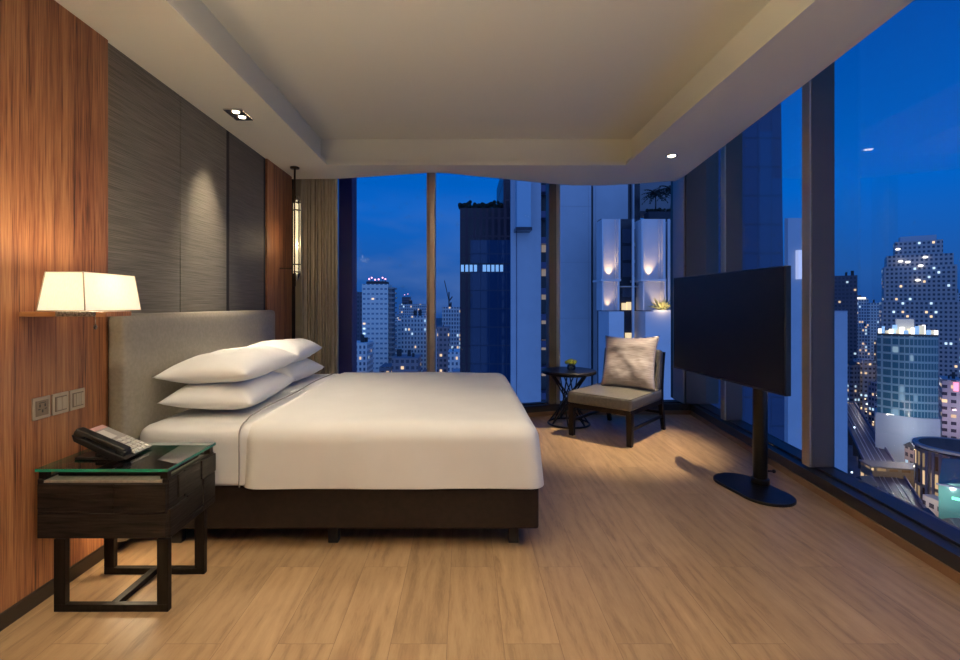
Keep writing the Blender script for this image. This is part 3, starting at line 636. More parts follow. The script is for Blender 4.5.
q = MB(); e_ = [(-W2-.022,-.037),(W2+.022,-.037),(W2+.022,.657),(-W2-.022,.657)]; q.tube([(*p,.403) for p in e_], .0045, 6, closed=True); q.build('piping', M['seam'], sc_, smooth=True)
Tb = Matrix.Translation((0,.655,.40)) @ Matrix.Rotation(R(-10), 4, 'X')
q = MB(); rounded(q, (-W2-.012,-.055,-.02), (W2+.012,.045,.375), .032, (24,8,20), lambda p, o: Tb @ p); bk = q.build('backrest', M['seat'], ch, smooth=True)
q = MB()
for x in (-.20,-.1,0,.1,.20): q.tube([Tb@Vector((x,-.052,.01)), Tb@Vector((x,-.058,.18)), Tb@Vector((x,-.052,.35))], .003, 5)
q.build('seam', M['seam'], bk)
cu = pillow('scatter_cushion', .54, .52, .15, (0,0,0), (0,0,0), M['cushion'], 11, 'square champagne satin cushion with pointed corners leaning on the chair back', 'cushion', pinch=.10, wr=.014)
mw = Matrix.Translation((cc.x,cc.y,0)) @ Matrix.Rotation(ang, 4, 'Z') @ Matrix.Translation((.045,.515,.655)) @ Matrix.Rotation(R(90-17), 4, 'X') @ Matrix.Rotation(R(2), 4, 'Z')
cu.matrix_world = mw

# ================================================================== TELEVISION ON STAND
tl = Vector((1.706,3.88)); tr = Vector((1.793,2.66)); td = (tl-tr).normalized(); ta = math.atan2(td.y, td.x); tc_ = (tl+tr)/2; hw = (tl-tr).length/2
tv = tag(empty('television', (tc_.x,tc_.y,0), ta), 'large black flat television on a floor stand by the side windows', 'television')
# local +x runs away from the viewer along the screen, +y points to the room (left)
boxo('screen', (-hw+.009,.008,.706), (hw-.009,.0135,1.411), M['screen'], tv)
boxo('frame', (-hw,-.022,.693), (hw,.0125,1.419), M['tvframe'], tv, bevel=.003)
boxo('rear_housing', (-hw+.14,-.06,.76), (hw-.14,-.022,1.30), M['tvframe'], tv, bevel=.01)
boxo('mount', (-.16,P0.y+.02,.88) if False else (-.16,-.235,.98), (.16,-.055,1.14), M['steel'], tv, bevel=.004)
inv = (Matrix.Translation((tc_.x,tc_.y,0)) @ Matrix.Rotation(ta, 4, 'Z')).inverted(); P0 = inv@Vector((1.968,3.19,0)); q = MB(); q.lathe([(.043,.02),(.043,1.25)], P0, 32); q.lathe([(.055,.018),(.055,.05),(.044,.056)], P0, 32); q.build('pole', M['steel'], tv, smooth=True, bevel=.002)
q = MB(); q.tube([P0+Vector((0,0,.10)),P0+Vector((-.02,-.075,.10))], .007, 8); q.ball(P0+Vector((-.021,-.08,.10)), .013, 10, 6); q.build('knob', M['steel'], tv, smooth=True)
q = MB(); mi = tv.matrix_world
pl = []
rb = .150; c0 = Vector((1.89,2.99)); c1 = Vector((1.85,3.24))
ax = (c1-c0).normalized(); a0 = math.atan2(ax.y, ax.x)
for i in range(25): g = a0 - math.pi/2 + math.pi*i/24; pl.append((c1.x+rb*math.cos(g), c1.y+rb*math.sin(g)))
for i in range(25): g = a0 + math.pi/2 + math.pi*i/24; pl.append((c0.x+rb*math.cos(g), c0.y+rb*math.sin(g)))
inv = (Matrix.Translation((tc_.x,tc_.y,0)) @ Matrix.Rotation(ta, 4, 'Z')).inverted()
q.prism([tuple((inv@Vector((p[0],p[1],0)))[:2]) for p in pl], 0, .018); q.build('base_plate', M['steel'], tv, bevel=.003)
#CITY
# ================================================================== CITY OUTSIDE (real distances, metres)
GZ = -86.0
C_leaf = mat('roof_foliage', (.012,.018,.012), .8)
def px(x, y, Y): s_ = 480/Y; return ((x-464)/s_, Y, 1.2-(y-305)/s_)
q = MB(); q.prism([(-1500,60),(2600,60),(2600,3200),(-1500,3200)], GZ-1, GZ)
gm = facade('city_ground', (.030,.034,.045), (.02,.022,.03), 11, 9, .5, .5, .0, 0)
gm = tex_mat('city_ground_mat', (.06,.065,.08), (.16,.17,.19), (1,1,1), .05, 6, .8)
struct(q.build('ground', gm), 'dark city ground far below', 'ground')
F = {}
F['white'] = facade('white_tower', (.88,.90,.84), (.22,.32,.40), 2.7, 3.1, .60, .36, .03, 2.0, 1, .5)
F['white2'] = facade('pale_tower', (.80,.84,.82), (.12,.18,.25), 2.2, 3.0, .50, .55, .07, 1.6, 2, .6)
F['grid'] = facade('grid_tower', (.60,.66,.68), (.10,.15,.22), 2.0, 3.0, .62, .6, .09, 1.6, 3, .6)
F['dark'] = facade('dark_block', (.13,.13,.17), (.05,.06,.09), 2.6, 3.4, .6, .5, .07, 1.6, 4, .65)
F['pinkish'] = facade('brown_block', (.36,.29,.30), (.07,.07,.10), 2.6, 3.2, .6, .5, .13, 1.8, 5, .7)
F['stone'] = facade('stone_tower', (.50,.46,.45), (.05,.065,.10), 2.3, 2.9, .55, .52, .10, 2.4, 6, .5)
F['blueglass'] = facade('blue_glass', (.24,.38,.42), (.04,.14,.20), 1.6, 3.6, .94, .74, .07, .6, 7, .1, .4, .15)
F['darkglass'] = facade('dark_glass', (.025,.05,.11), (.022,.060,.145), 1.7, 3.6, .92, .92, .006, 1.2, 8, .4, .5, .05, .07, .06)
F['maroon'] = facade('maroon_slats', (.060,.030,.050), (.022,.014,.030), 1.2, 3.6, .55, .9, .006, 1.5, 9, .7, .6, .2, .05)
F['lowrise'] = facade('low_rise', (.20,.22,.26), (.06,.06,.08), 2.6, 3.4, .55, .5, .26, 2.2, 10, .75)
F['lowrise2'] = facade('low_rise_pale', (.46,.46,.48), (.06,.06,.08), 3.0, 3.4, .6, .45, .22, 2.2, 11, .7)
F['round'] = facade('round_mall', (.16,.13,.12), (.10,.05,.02), 3.0, 6.0, .55, .8, .55, 2.2, 12, .95)
F['arcade'] = facade('arcade', (.22,.17,.12), (.16,.09,.04), 4.0, 7.0, .7, .55, .9, 1.7, 13, .95)
C_white = tex_mat('pale_cladding', (.47,.50,.56), (.50,.53,.59), (1,1,1), .6, 2, .7)
C_bright = tex_mat('white_cladding', (.66,.65,.68), (.70,.69,.72), (1,1,1), .6, 2, .7)
C_seam = mat('cladding_joint', (.12,.13,.20), .7)
C_dark = mat('dark_recess', (.016,.020,.040), .25)
C_roof = mat('roof_dark', (.045,.047,.055), .8)
C_room = mat('lit_room', (.5,.4,.3), .5, emis=(1,.72,.45), es=.20)
C_glow = mat('lit_sign', (.9,.9,.9), .5, emis=(1,.93,.75), es=1.9)
C_cold = mat('lit_band', (.7,.9,1), .5, emis=(.30,.62,1), es=.50)
C_pink = mat('pink_sign', (.9,.3,.4), .5, emis=(1,.28,.42), es=1.6)
C_green = mat('green_sign', (.2,.9,.5), .5, emis=(.12,.9,.45), es=.9)
C_red = mat('aviation_light', (1,.4,.5), .5, emis=(1,.42,.62), es=2.5)
def wbox(q, x0, x1, yt, yb, Y, dep, off=(0,0,0)):
    a = px(x0, yt, Y); b = px(x1, yb, Y)
    q.box((a[0]-off[0], Y-off[1], b[2]-off[2]), (b[0]-off[0], Y+dep-off[1], a[2]-off[2]))
PLACED = []
def free(cx_, cy_, hx, hy, keep):
    r_ = (cx_-hx, cy_-hy, cx_+hx, cy_+hy)
    if not keep:
        for p in PLACED:
            if r_[0] < p[2] and p[0] < r_[2] and r_[1] < p[3] and p[1] < r_[3]: return False
    PLACED.append(r_); return True
def block(name, label, cat, Y, x0, x1, yt, m, dep=20, parent=None, yb=None, rz=0.0, group=None):
    """one axis-aligned (or turned) block standing on the ground"""
    a = px(x0, yt, Y); b = px(x1, yt, Y); w = b[0]-a[0]; cx_ = (a[0]+b[0])/2
    if rz:
        th = math.atan2(cx_, Y); Rr = Y/math.cos(th); w = (x1-x0)*Rr*math.cos(th)**2/480
    hx = (w*abs(math.cos(rz))+dep*abs(math.sin(rz)))/2; hy = (w*abs(math.sin(rz))+dep*abs(math.cos(rz)))/2
    if not free(cx_, Y if rz else Y+dep/2, hx, hy, group is None): return None
    t = tag(empty(name, (cx_,Y,GZ), rz), label, cat, group)
    q = MB(); q.box((-w/2,0 if not rz else -dep/2,0), (w/2,dep if not rz else dep/2,a[2]-GZ)); q.build('tower', m, t)
    return t, w, a[2]-GZ, dep
def roofbits(t, w, h, dep, n, seed, yo=0):
    rnd = random.Random(seed)
    for i in range(n):
        q = MB(); a = w*(rnd.random()*.7-.35); s_ = w*(.06+rnd.random()*.14); hh = 1.2+rnd.random()*3.2
        y0 = yo+dep*.2+rnd.random()*dep*.3
        q.box((a-s_/2,y0,h), (a+s_/2,y0+s_,h+hh)); q.build('roof_hut', C_roof, t)
def masts(t, w, h, pts, y=2.0):
    for (fx, hh) in pts:
        q = MB(); q.tube([(fx*w,y,h-.2),(fx*w,y,h+hh)], .18, 5); q.build('mast', C_roof, t)
        q = MB(); q.ball((fx*w,y,h+hh), .55, 6, 5); q.build('warning_light', C_red, t)
# --- near dark tower left of the white complex
Y = 95
t = tag(empty('office_tower', (*px(485,0,Y)[:2],GZ)), 'tall dark tower with reflective blue face and planted roof, left of the white towers', 'building')
o0 = (px(485,0,Y)[0], Y, GZ)
q = MB(); wbox(q, 460, 470.5, 208, 520, Y, 26, o0); q.build('side_wing', F['maroon'], t)
q = MB(); wbox(q, 470.5, 511, 240, 520, Y-.8, 26, o0); q.build('glass_front', F['darkglass'], t)
q = MB(); wbox(q, 470.5, 511, 208, 240, Y-.4, 26, o0); q.build('upper_front', F['maroon'], t)
q = MB(); wbox(q, 503.5, 513, 165, 208, Y-.3, 20, o0); q.build('upper_tower', F['maroon'], t)
q = MB(); wbox(q, 461, 510, 263.4, 264.2, Y-1.0, .6, o0); q.build('ledge', C_roof, t)
for i in range(10):
    if i in (4,): continue
    x = 461.0+i*4.35; q = MB(); wbox(q, x, x+(2.9 if i != 5 else 3.4), 264.8, 271.5, Y-1.0, .6, o0); q.build('lit_window', C_cold, t)
rnd = random.Random(4)
for i in range(15):
    x = 461.5+i*3.2; c = Vector(px(x, 207, Y))-Vector(o0); c.y = 1.5; hh = .5+rnd.random()*.9
    q = MB()
    for k in range(7): q.ball(c+Vector((rnd.uniform(-.4,.4),rnd.uniform(-.4,.4),rnd.random()*hh)), .32+rnd.random()*.2, 6, 5)
    q.build('roof_shrub', C_leaf, t)
# --- white complex beyond the back glass
Y = 62
def cx0(x): return (px(x,0,Y)[0], Y, GZ)
o0 = cx0(526)
t = tag(empty('apartment_tower', o0), 'pale blue-white slab tower with balcony strip just left of the dark mullion', 'building')
q = MB(); wbox(q, 511, 541, 110, 900, Y, .9, o0); q.build('slab_wall', C_white, t)
q = MB(); wbox(q, 517, 531, 110, 227, Y-2.2, 2.2, o0); q.build('glass_balcony', mat('balcony_glass', (.34,.50,.62), .25), t)
q = MB(); wbox(q, 515.8, 532.2, 227, 230, Y-2.4, 2.6, o0); q.build('balcony_slab', C_dark, t)
q = MB(); wbox(q, 541, 551, 110, 900, Y+2.2, 10, o0); q.build('balcony_recess', C_dark, t)
for y in (178,204,230,255,281,307,334,360,386):
    q = MB(); wbox(q, 541, 552, y+7, y+13.5, Y+.3, 2.0, o0); q.build('balcony_front', mat('blue_balcony_front', (.05,.06,.16), .3), t)
for y in (238,262,285.5,310,336,362):
    q = MB(); wbox(q, 541.8, 551.8, y+4, y+14, Y+1.9, .5, o0); q.build('lit_room', C_room, t)
q = MB(); wbox(q, 546.6, 547.6, 110, 246, Y+.1, .4, o0); q.build('white_fin', C_white, t)
for i in range(5):
    q = MB(); wbox(q, 516.5, 516.9, 232, 900, Y-.02, .02, o0)
q = MB(); wbox(q, 516.2, 516.8, 232, 900, Y-.08, .06, o0); q.build('joint', C_seam, t)
o0 = cx0(592)
t = tag(empty('apartment_tower', o0), 'broad blank pale tower wall right of the dark mullion, behind the uplit block', 'building')
q = MB(); wbox(q, 554.5, 591.2, 110, 900, Y, 14, o0); wbox(q, 593.2, 628, 110, 900, Y+.6, 13, o0); wbox(q, 640, 684, 110, 211, Y+9, 6, o0); q.build('wall', C_white, t)
q = MB(); wbox(q, 591.2, 593.2, 110, 900, Y+.9, 12, o0); wbox(q, 628, 632.5, 110, 520, Y+1.5, 12, o0); wbox(q, 634.5, 640, 110, 520, Y+1.5, 12, o0); wbox(q, 632.5, 634.5, 110, 520, Y+2.5, 8, o0); q.build('recess', C_dark, t)
q = MB(); wbox(q, 632.6, 634.4, 110, 220, Y+1.0, .5, o0); q.build('white_fin', C_white, t)
q = MB()
for y in (206, 262, 318, 374): wbox(q, 560, 591, y, y+.45, Y-.03, .03, o0)
wbox(q, 588.4, 588.8, 110, 900, Y-.03, .03, o0); wbox(q, 595.6, 596.0, 110, 900, Y+.57, .03, o0); q.build('joint', mat('faint_joint', (.40,.41,.47), .7), t)
# uplit block with pilasters
Y = 52
o0 = cx0(645); o0 = (px(645,0,Y)[0], Y, GZ)
t = tag(empty('hotel_block', o0), 'white block with tall uplit niches and glazed bays, behind the lounge chair', 'building')
q = MB()
wbox(q, 600.5, 690, 219, 900, Y+3.2, 1.4, o0); q.build('glazed_core', C_dark, t)
def pil(x0, x1, y0, y1, frame=1.6):
    q = MB(); wbox(q, x0, x1, y0, y1, Y+1.0, 2.2, o0); q.build('niche_wall', C_bright, t)
    for (a_, b_, c_, d_) in ((x0, x0+frame, 0, 1.2), (x1-frame*1.2, x1, 0, 1.2), (x1-frame*2.8, x1-frame*2.2, .6, .6)):
        q = MB(); wbox(q, a_, b_, y0, y1, Y+c_, d_, o0); q.build('niche_edge', C_bright, t)
pil(602, 620.5, 219, 279); pil(641.5, 665.5, 219, 279, 2.0)
pil(602, 619.5, 281, 310.5); pil(643, 666, 281, 310.5, 1.4)
q = MB(); wbox(q, 601, 621, 279, 281, Y-.3, 3.4, o0); wbox(q, 641, 666.5, 279, 281, Y-.3, 3.4, o0); wbox(q, 621, 641, 286, 287, Y+2.4, 1.0, o0); q.build('ledge', C_bright, t)
q = MB(); wbox(q, 632.4, 634.4, 219, 900, Y+.8, .25, o0); wbox(q, 668, 670.2, 219, 900, Y+.8, .25, o0); q.build('white_fin', C_bright, t)
q = MB(); wbox(q, 673.5, 684, 219, 900, Y+.4, 2.8, o0); wbox(q, 609, 624, 311.5, 900, Y-.8, 4, o0); wbox(q, 645.5, 675, 311.5, 900, Y-.8, 4, o0); q.build('pier', C_bright, t)
for i, (a, b, c, d) in enumerate(((622.5,631.5,229,243),(622.5,631.5,246,260),(622.5,631.5,263,277),(635,640.5,229,243),(635,640.5,246,260),(635,640.5,263,277),(622.5,631.5,288,297),(635,640.5,288,297))):
    q = MB(); wbox(q, a, b, c, d, Y+3.0, .25, o0); q.build('window_pane', mat('bay_glass', (.035,.05,.10), .08), t)
for a, b, c, d in ((622.5,626.3,303,310),(627.2,631.3,302,310),(626,640,333,341)):
    q = MB(); wbox(q, a, b, c, d, Y+2.7, .35, o0); q.build('lit_window', mat('warm_window', (.6,.5,.3), .5, emis=(1,.75,.4), es=.9), t)
for (x, y, p_) in ((612,277.5,900),(653,277.5,1000),(611,309.5,420),(661,309.5,380)):
    a = px(x, y, Y-.25); light('facade_uplight', 'SPOT', (a[0],Y+.66,a[2]+.05), p_*.42, color=(1,.66,.30), target=(a[0],Y+.99,a[2]+6), spot_size=R(76), spot_blend=.9, shadow_soft_size=.1)
# planter on the ledge
a = px(662, 311.5, Y-.3); pt = tag(empty('roof_planter', a), 'lit spiky plant on the ledge of the white block beside the television', 'plant')
q = MB(); rnd = random.Random(8)
for k in range(46):
    g = rnd.random()*6.28; e_ = .3+rnd.random()*1.1; L_ = 1.1+rnd.random()*.7; d = Vector((math.cos(g)*math.cos(e_),math.sin(g)*math.cos(e_)*.5,math.sin(e_)))
    q.tube([(0,0,.1), d*L_*.6+Vector((0,0,.1)), d*L_+Vector((0,0,-.05))], [.09,.07,.012], 4)
q.build('leaves', tex_mat('pale_leaves', (.35,.33,.10), (.5,.45,.2), (1,1,1), 3, 2, .6), pt); boxo('planter_box', (-1.1,-.28,0), (1.1,.28,.16), C_bright, pt)
light('planter_lamp', 'POINT', (a[0]-.2,a[1]-.9,a[2]+.6), 70, color=(1,.74,.4), shadow_soft_size=.1)
# palm terrace
Yp = 60; a = px(664, 211.5, Yp); 
tr = tag(empty('roof_terrace', a), 'dark planted parapet below the two palm trees', 'terrace')
boxo('parapet', (-1.9,0,-.9), (2.6,1.6,.0), mat('parapet_dark', (.025,.03,.05), .7), tr)
q = MB()
for k in range(60): q.ball((rnd.uniform(-1.8,2.4), rnd.uniform(.2,1.3), rnd.uniform(0,.35)), rnd.uniform(.12,.25), 6, 5)
q.build('hedge', C_leaf, tr)
C_frond = mat('palm_frond', (.016,.028,.026), .6); C_trunk = mat('palm_trunk', (.03,.026,.03), .8)
for (x, y, lab) in ((655.5,193,'palm tree on the roof terrace, left of the pair'),(671,189,'palm tree on the roof terrace, right one nearest the corner column')):
    a = px(x, 212, Yp+.8); b = px(x, y, Yp+.8); h = b[2]-a[2]
    pt = tag(empty('palm_tree', a), lab, 'palm tree', 'roof terrace palms')
    q = MB(); q.tube([(0,0,-.1),(.03,0,h*.5),(0,0,h)], [.10,.07,.06], 7); q.build('trunk', C_trunk, pt, smooth=True)
    for k in range(24):
        g = k*2.4; e_ = .9-1.3*(k/24); L_ = 1.75; q = MB(); ps = []
        for j in range(7):
            u = j/6; ps.append(Vector((math.cos(g)*L_*u*math.cos(e_*(1-u*.3)), math.sin(g)*L_*u*math.cos(e_), h+L_*math.sin(e_)*u-.75*u*u)))
        q.tube(ps, [.02,.02,.018,.015,.012,.01,.006], 4)
        for j in range(1, 7):
            for s_ in (-1,1):
                side = Vector((-math.sin(g), math.cos(g), 0))*s_*.55*(1.1-j/7); p = ps[j]
                q._new([p, p+Vector((0,0,.012)), p+side+Vector((0,0,-.10)), (ps[j-1]+side*.5)], [(0,1,2),(0,2,3),(0,3,1)])
        q.build('frond', C_frond, pt)
# --- buildings seen through the side windows
t = tag(empty('office_tower', (48*.80,48*1.25,GZ)), 'dark glass tower with leaning edge, seen above the television', 'building')
Y = 60
def q3(x, y, Y_, o): a = px(x, y, Y_); return Vector((a[0]-o[0], a[1]-o[1], a[2]-o[2]))
o0 = (48*.80, 60, GZ)
q = MB(); lo = [q3(704,1005,Y,o0), q3(793,1005,Y,o0)]; hi = [q3(712,20,Y,o0), q3(780,20,Y,o0)]
dv = Vector((0,16,0)); q.hexa([lo[0],lo[1],lo[1]+dv,lo[0]+dv],[hi[0],hi[1],hi[1]+dv,hi[0]+dv]); q.build('tower', F['darkglass'], t)
t.location = (o0[0], 60, GZ)
Y = 45; o0 = (px(800,0,Y)[0], Y, GZ)
t = tag(empty('apartment_block', o0), 'pale blue-white block just left of the wide mullion', 'building')
q = MB(); wbox(q, 788, 814, 218, 1100, Y, .5, o0); q.build('wall', C_white, t)
q = MB(); wbox(q, 798.5, 802.5, 250, 279, Y-.4, .4, o0); q.build('lit_fin', mat('lit_fin', (.8,.8,.9), .5, emis=(.8,.85,1), es=.45), t)
o0 = (px(832,0,Y)[0], Y, GZ)
t = tag(empty('apartment_block', o0), 'pale blue-white block just right of the wide mullion, lower than its neighbour', 'building')
q = MB(); wbox(q, 816, 847.5, 310.5, 1100, Y, 1.2, o0); q.build('wall', C_white, t)
q = MB(); wbox(q, 816, 847.7, 310, 311, Y-.1, 1.4, o0); q.build('coping', C_seam, t)
# --- skyline beyond the bed
t, w, h, d = block('apartment_tower', 'white residential tower with crown of rooftop lights beyond the left back pane', 'building', 300, 362, 388, 284, F['white'], 18)
q = MB()
for k in range(26): z = h-3-k*3.1; q.box((w/2,1,z),(w/2+3.4,16,z+1.0))
q.build('balcony_band', mat('balcony_concrete', (.36,.36,.36), .8), t)
q = MB(); q.box((w/2-.1,2,0),(w/2+2.2,15,h-2)); q.build('side_wall', mat('side_concrete', (.22,.23,.26), .8), t)
q = MB(); q.box((-w*.36,2,h),(w*.40,14,h+1.8)); q.build('crown', C_roof, t); masts(t, w, h+1.8, ((-.25,1.4),(-.15,2.2),(-.02,1.0),(.12,1.2),(.27,2.2),(.38,1.4)))
specs = [
 ('dark_tower','dark apartment tower half hidden behind the white tower at the curtain side',380,350,363,292,'dark',0),
 ('apartment_block','low pale apartment block at the foot of the white tower',260,350,367,343,'white2',3),
 ('office_tower','pale tower with plain top storey left of the back mullion',330,401,427,316,'white2',2),
 ('office_tower','narrow pale tower wing beside the plain topped tower',345,394,401,321,'white',0),
 ('office_tower','distant tower with stepped roof huts behind the plain topped tower',520,399,425,304,'grid',3),
 ('apartment_block','low dark roofed block in front of the towers left of the back mullion',240,392,418,358,'pinkish',3),
 ('apartment_block','slim dark block just left of the back mullion',420,414,430,330,'dark',1),
 ('office_tower','gridded tower beyond the right side of the back mullion',360,442,460,307,'grid',2),
 ('apartment_block','narrow brown block with warm lit windows beside the gridded tower',300,437,449,327,'pinkish',1),
 ('office_tower','small far tower beside the dark tower',460,452,461,322,'dark',0),
 ('apartment_block','low pale block at the foot of the dark tower',260,448,462,352,'white2',1),
]
for (n_, lab, Y, x0, x1, yt, mk, rb_) in specs:
    t, w, h, d = block(n_, lab, 'building', Y, x0, x1, yt, F[mk], 18); 
    if rb_: roofbits(t, w, h, d, rb_, int(x0))
t, w, h, d = block('office_tower', 'far thin tower with antenna left of the back mullion', 'building', 640, 402, 410, 297, F['dark'], 12); masts(t, w, h, ((-.2,3),(.2,4)))
# tower crane
a = px(449, 292, 420); cr = tag(empty('tower_crane', (a[0],420,GZ)), 'thin tower crane between the mullion and the dark tower', 'crane')
h = a[2]-GZ; q = MB(); q.box((-.5,-.5,0),(.5,.5,h)); q.build('mast', C_roof, cr); q = MB(); q.tube([(0,0,h-8),(-4,0,h+10)], .35, 5); q.tube([(0,0,h-8),(3,0,h-4)], .5, 5); q.build('jib', C_roof, cr)
rnd = random.Random(21)
for i in range(34):     # far skyline behind the bed
    Y = rnd.uniform(500, 1100); x = 340+i*3.9+rnd.uniform(-2,2); w_ = rnd.uniform(4,9); yt = rnd.uniform(312,334)
    block('distant_building', 'small far building in the hazy skyline beyond the back windows', 'building', Y, x, x+w_, yt, F[rnd.choice(('dark','grid','white2','pinkish'))], 16, group='far skyline beyond the back windows')
for i in range(16):
    Y = rnd.uniform(200, 330); x = 340+i*8+rnd.uniform(-2,2); w_ = rnd.uniform(7,12); yt = rnd.uniform(364,392)
    block('low_rise_building', 'low building at the foot of the towers beyond the back windows', 'building', Y, x, x+w_, yt, F[rnd.choice(('lowrise','lowrise2','pinkish'))], 16, group='low buildings beyond the back windows')
# --- right: stepped stone tower
def turned(name, label, cat, Y, xc, wpx, tiers, m, rz, dep, top=None):
    cx_ = (xc-464)/480*Y; th = math.atan2(cx_, Y); Rr = Y/math.cos(th); k = Rr*math.cos(th)**2/480
    t = tag(empty(name, (cx_,Y,GZ), rz), label, cat); zprev = 0
    return t, cx_, k
PLACED.append((285,302,338,358)); t, cx_, k = turned('skyscraper', 'tall stepped stone office tower on the right skyline', 'building', 330, 917, 75, None, None, R(-38), 30)
prev = 0
for (wp, yt) in ((76,302),(71,267),(65,256),(47,242)):
    z = 1.2-(yt-305)*330/480-GZ; w = wp*k; d = w*.72; q = MB(); q.box((-w/2,-d/2,0 if prev == 0 else prev),(w/2,d/2,z)); q.build('tier', F['stone'], t); prev = z
q = MB(); w = 36*k; q.box((-w/2,-w*.3,prev),(w/2,w*.3,prev+3.6)); q.build('crown', mat('pale_crown', (.55,.55,.60), .6), t)
for (dx, yy) in ((-24,250),(-21,262),(-13,263),(6,259),(1,267),(-2,281)):
    q = MB(); z = 1.2-(yy-305)*330/480-GZ; q.ball((dx*k*.9, -76*k*.36-.6, z), 1.0, 6, 5, (1.6,1,.8)); q.build('floodlight', C_glow, t)
# blue glass tower with bright terrace
Yb = 225; PLACED.append((194,212.5,220,238)); t, cx_, k = turned('office_tower', 'blue glass tower with brightly lit roof terrace in front of the stepped tower', 'building', Yb, 906, 62, None, None, R(-40), 20)
zt = 1.2-(335-305)*Yb/480-GZ; zb_ = 1.2-(413-305)*Yb/480-GZ; w = 60*k; n = 14; poly = []
for i in range(n+1): u = i/n; poly.append((-w/2+w*u, -w*.30-4.0*math.sin(math.pi*u)))
poly += [(w/2,w*.3),(-w/2,w*.3)]
q = MB(); q.prism(poly, zb_, zt); q.build('glass_body', F['blueglass'], t)
q = MB(); q.prism([(p[0]*1.06,p[1]*1.08) for p in poly], 0, zb_); q.build('podium', mat('podium_concrete', (.50,.52,.55), .7), t)
q = MB(); q.prism([(p[0]*1.0,p[1]*1.02) for p in poly], zt, zt+.8); q.build('terrace_slab', C_roof, t)
rnd = random.Random(3)
for i in range(16):
    q = MB(); a = -w/2+w*(i+.3)/16.5; hh = rnd.uniform(1.4,4.6) if i < 14 else 2; y0 = -w*.30-rnd.uniform(-1,2.2); q.box((a,y0,zt+.8),(a+rnd.uniform(1.0,2.0),y0+1.0,zt+.8+hh)); q.build('lit_pavilion', [C_glow, C_cold, mat('soft_glow', (.8,.7,.5), .5, emis=(1,.85,.55), es=.5)][i%3], t)
q = MB(); q.box((-w*.18,-w*.25,zt+.8),(w*.12,w*.1,zt+7.5)); q.build('plant_room', mat('lit_plant_room', (.6,.6,.55), .6, emis=(1,.9,.7), es=.15), t)
q = MB(); q.box((-w*.34,-w*.45,zb_-.3),(-w*.1,-w*.40,zb_+.2)); q.build('podium_light', C_glow, t)
rs = [
 ('office_tower','dark tower just right of the wide mullion, above the pale block',420,833,857,276,'dark',-38),
 ('office_tower','mid height tower with bright roof light, left of the stepped tower',480,853,868,299,'grid',-36),
 ('office_tower','narrow tower between the stepped tower and the bright roofed one',480,868,880,303,'white2',-36),
 ('office_tower','squat grey tower below the bright roofed tower',440,846,868,326,'grid',-30),
 ('office_tower','pale tower on the right edge with ribbon windows',260,943,975,380,'stone',-42),
 ('office_tower','far tower at the right edge beyond the stepped tower',460,950,972,293,'grid',-45),
 ('apartment_block','apartment block below the squat grey tower',395,850,872,366,'lowrise2',-30),
 ('apartment_block','pink lit block at the right edge',230,940,960,378,'lowrise2',-40),
]
for (n_, lab, Y, x0, x1, yt, mk, rz) in rs:
    t, w, h, d = block(n_, lab, 'building', Y, x0, x1, yt, F[mk], 16, rz=R(rz)); roofbits(t, w, h, d*.4, 2, int(x0), -d*.3)
    if 'bright' in lab and 'mid' in lab: q = MB(); q.box((-w*.3,-9,h),(w*.3,-7,h+1.6)); q.build('lit_crown', C_glow, t)
    if 'pink' in lab: q = MB(); q.box((w*.05,-8.6,h-5),(w*.30,-8.1,h-1)); q.build('sign_panel', C_pink, t)
PLACED.append((156,151,184,179)); PLACED.append((158,184,184,198))
for kk in range(12): PLACED.append((262-kk*11-7, 330-kk*16-8, 262-kk*11+7, 330-kk*16+8))
rnd = random.Random(77)
for i in range(36):     # far skyline on the right
    Y = rnd.uniform(520, 1300); x = 740+i*6.6+rnd.uniform(-3,3); w_ = rnd.uniform(5,11); yt = rnd.uniform(306,332)
    block('distant_building', 'small far building in the skyline beyond the side windows', 'building', Y, x, x+w_, yt, F[rnd.choice(('dark','grid','white2','stone'))], 18, rz=R(-36), group='far skyline beyond the side windows')
n = 0
for row, (Y, y_lo, y_hi, nn) in enumerate(((430,338,352,13),(375,358,372,14),(310,380,398,14),(285,396,412,16),(255,410,424,18),(240,424,436,20),(226,432,444,24),(215,438,450,26),(205,444,456,26),(195,450,462,24),(182,468,480,20),(170,482,494,20),(158,498,510,20),(147,515,526,18))):
    for i in range(nn):
        x = 842+(960+34-842)*i/nn+rnd.uniform(-4,4); w_ = rnd.uniform(8,15) if Y > 300 else rnd.uniform(13,23)
        if Y < 340 and abs(x+w_/2-(852+(Y-330)*-.27)) < 15 and Y > 180: continue     # keep the railway corridor free
        if Y < 200 and 906 < x+w_/2 < 985 and Y > 160: continue
        if 229 < Y < 250 and 868 < x+w_/2 < 944: continue
        yt = rnd.uniform(y_lo, y_hi)
        res = block('low_rise_building', 'low dark city building in the dense blocks beyond the large side pane', 'building', Y+rnd.uniform(-6,6), x, x+w_, yt, F[rnd.choice(('lowrise','lowrise','lowrise2','pinkish'))], rnd.uniform(8,13) if Y > 300 else rnd.uniform(5.5,8), rz=R(rnd.uniform(-9,6)), group='low city buildings beyond the large side pane')
        if res is None: continue
        b_, w, h, d = res
        if rnd.random() < .5:
            q = MB(); q._new([(-w/2-.4,-d/2-.4,h),(w/2+.4,-d/2-.4,h),(w/2+.4,d/2+.4,h),(-w/2-.4,d/2+.4,h),(-w/2,0,h+2.4),(w/2,0,h+2.4)], [(0,1,2,3),(0,1,5,4),(2,3,4,5),(1,2,5),(0,4,3)]); q.build('pitched_roof', mat('slate_roof', (.05,.055,.07), .7), b_)
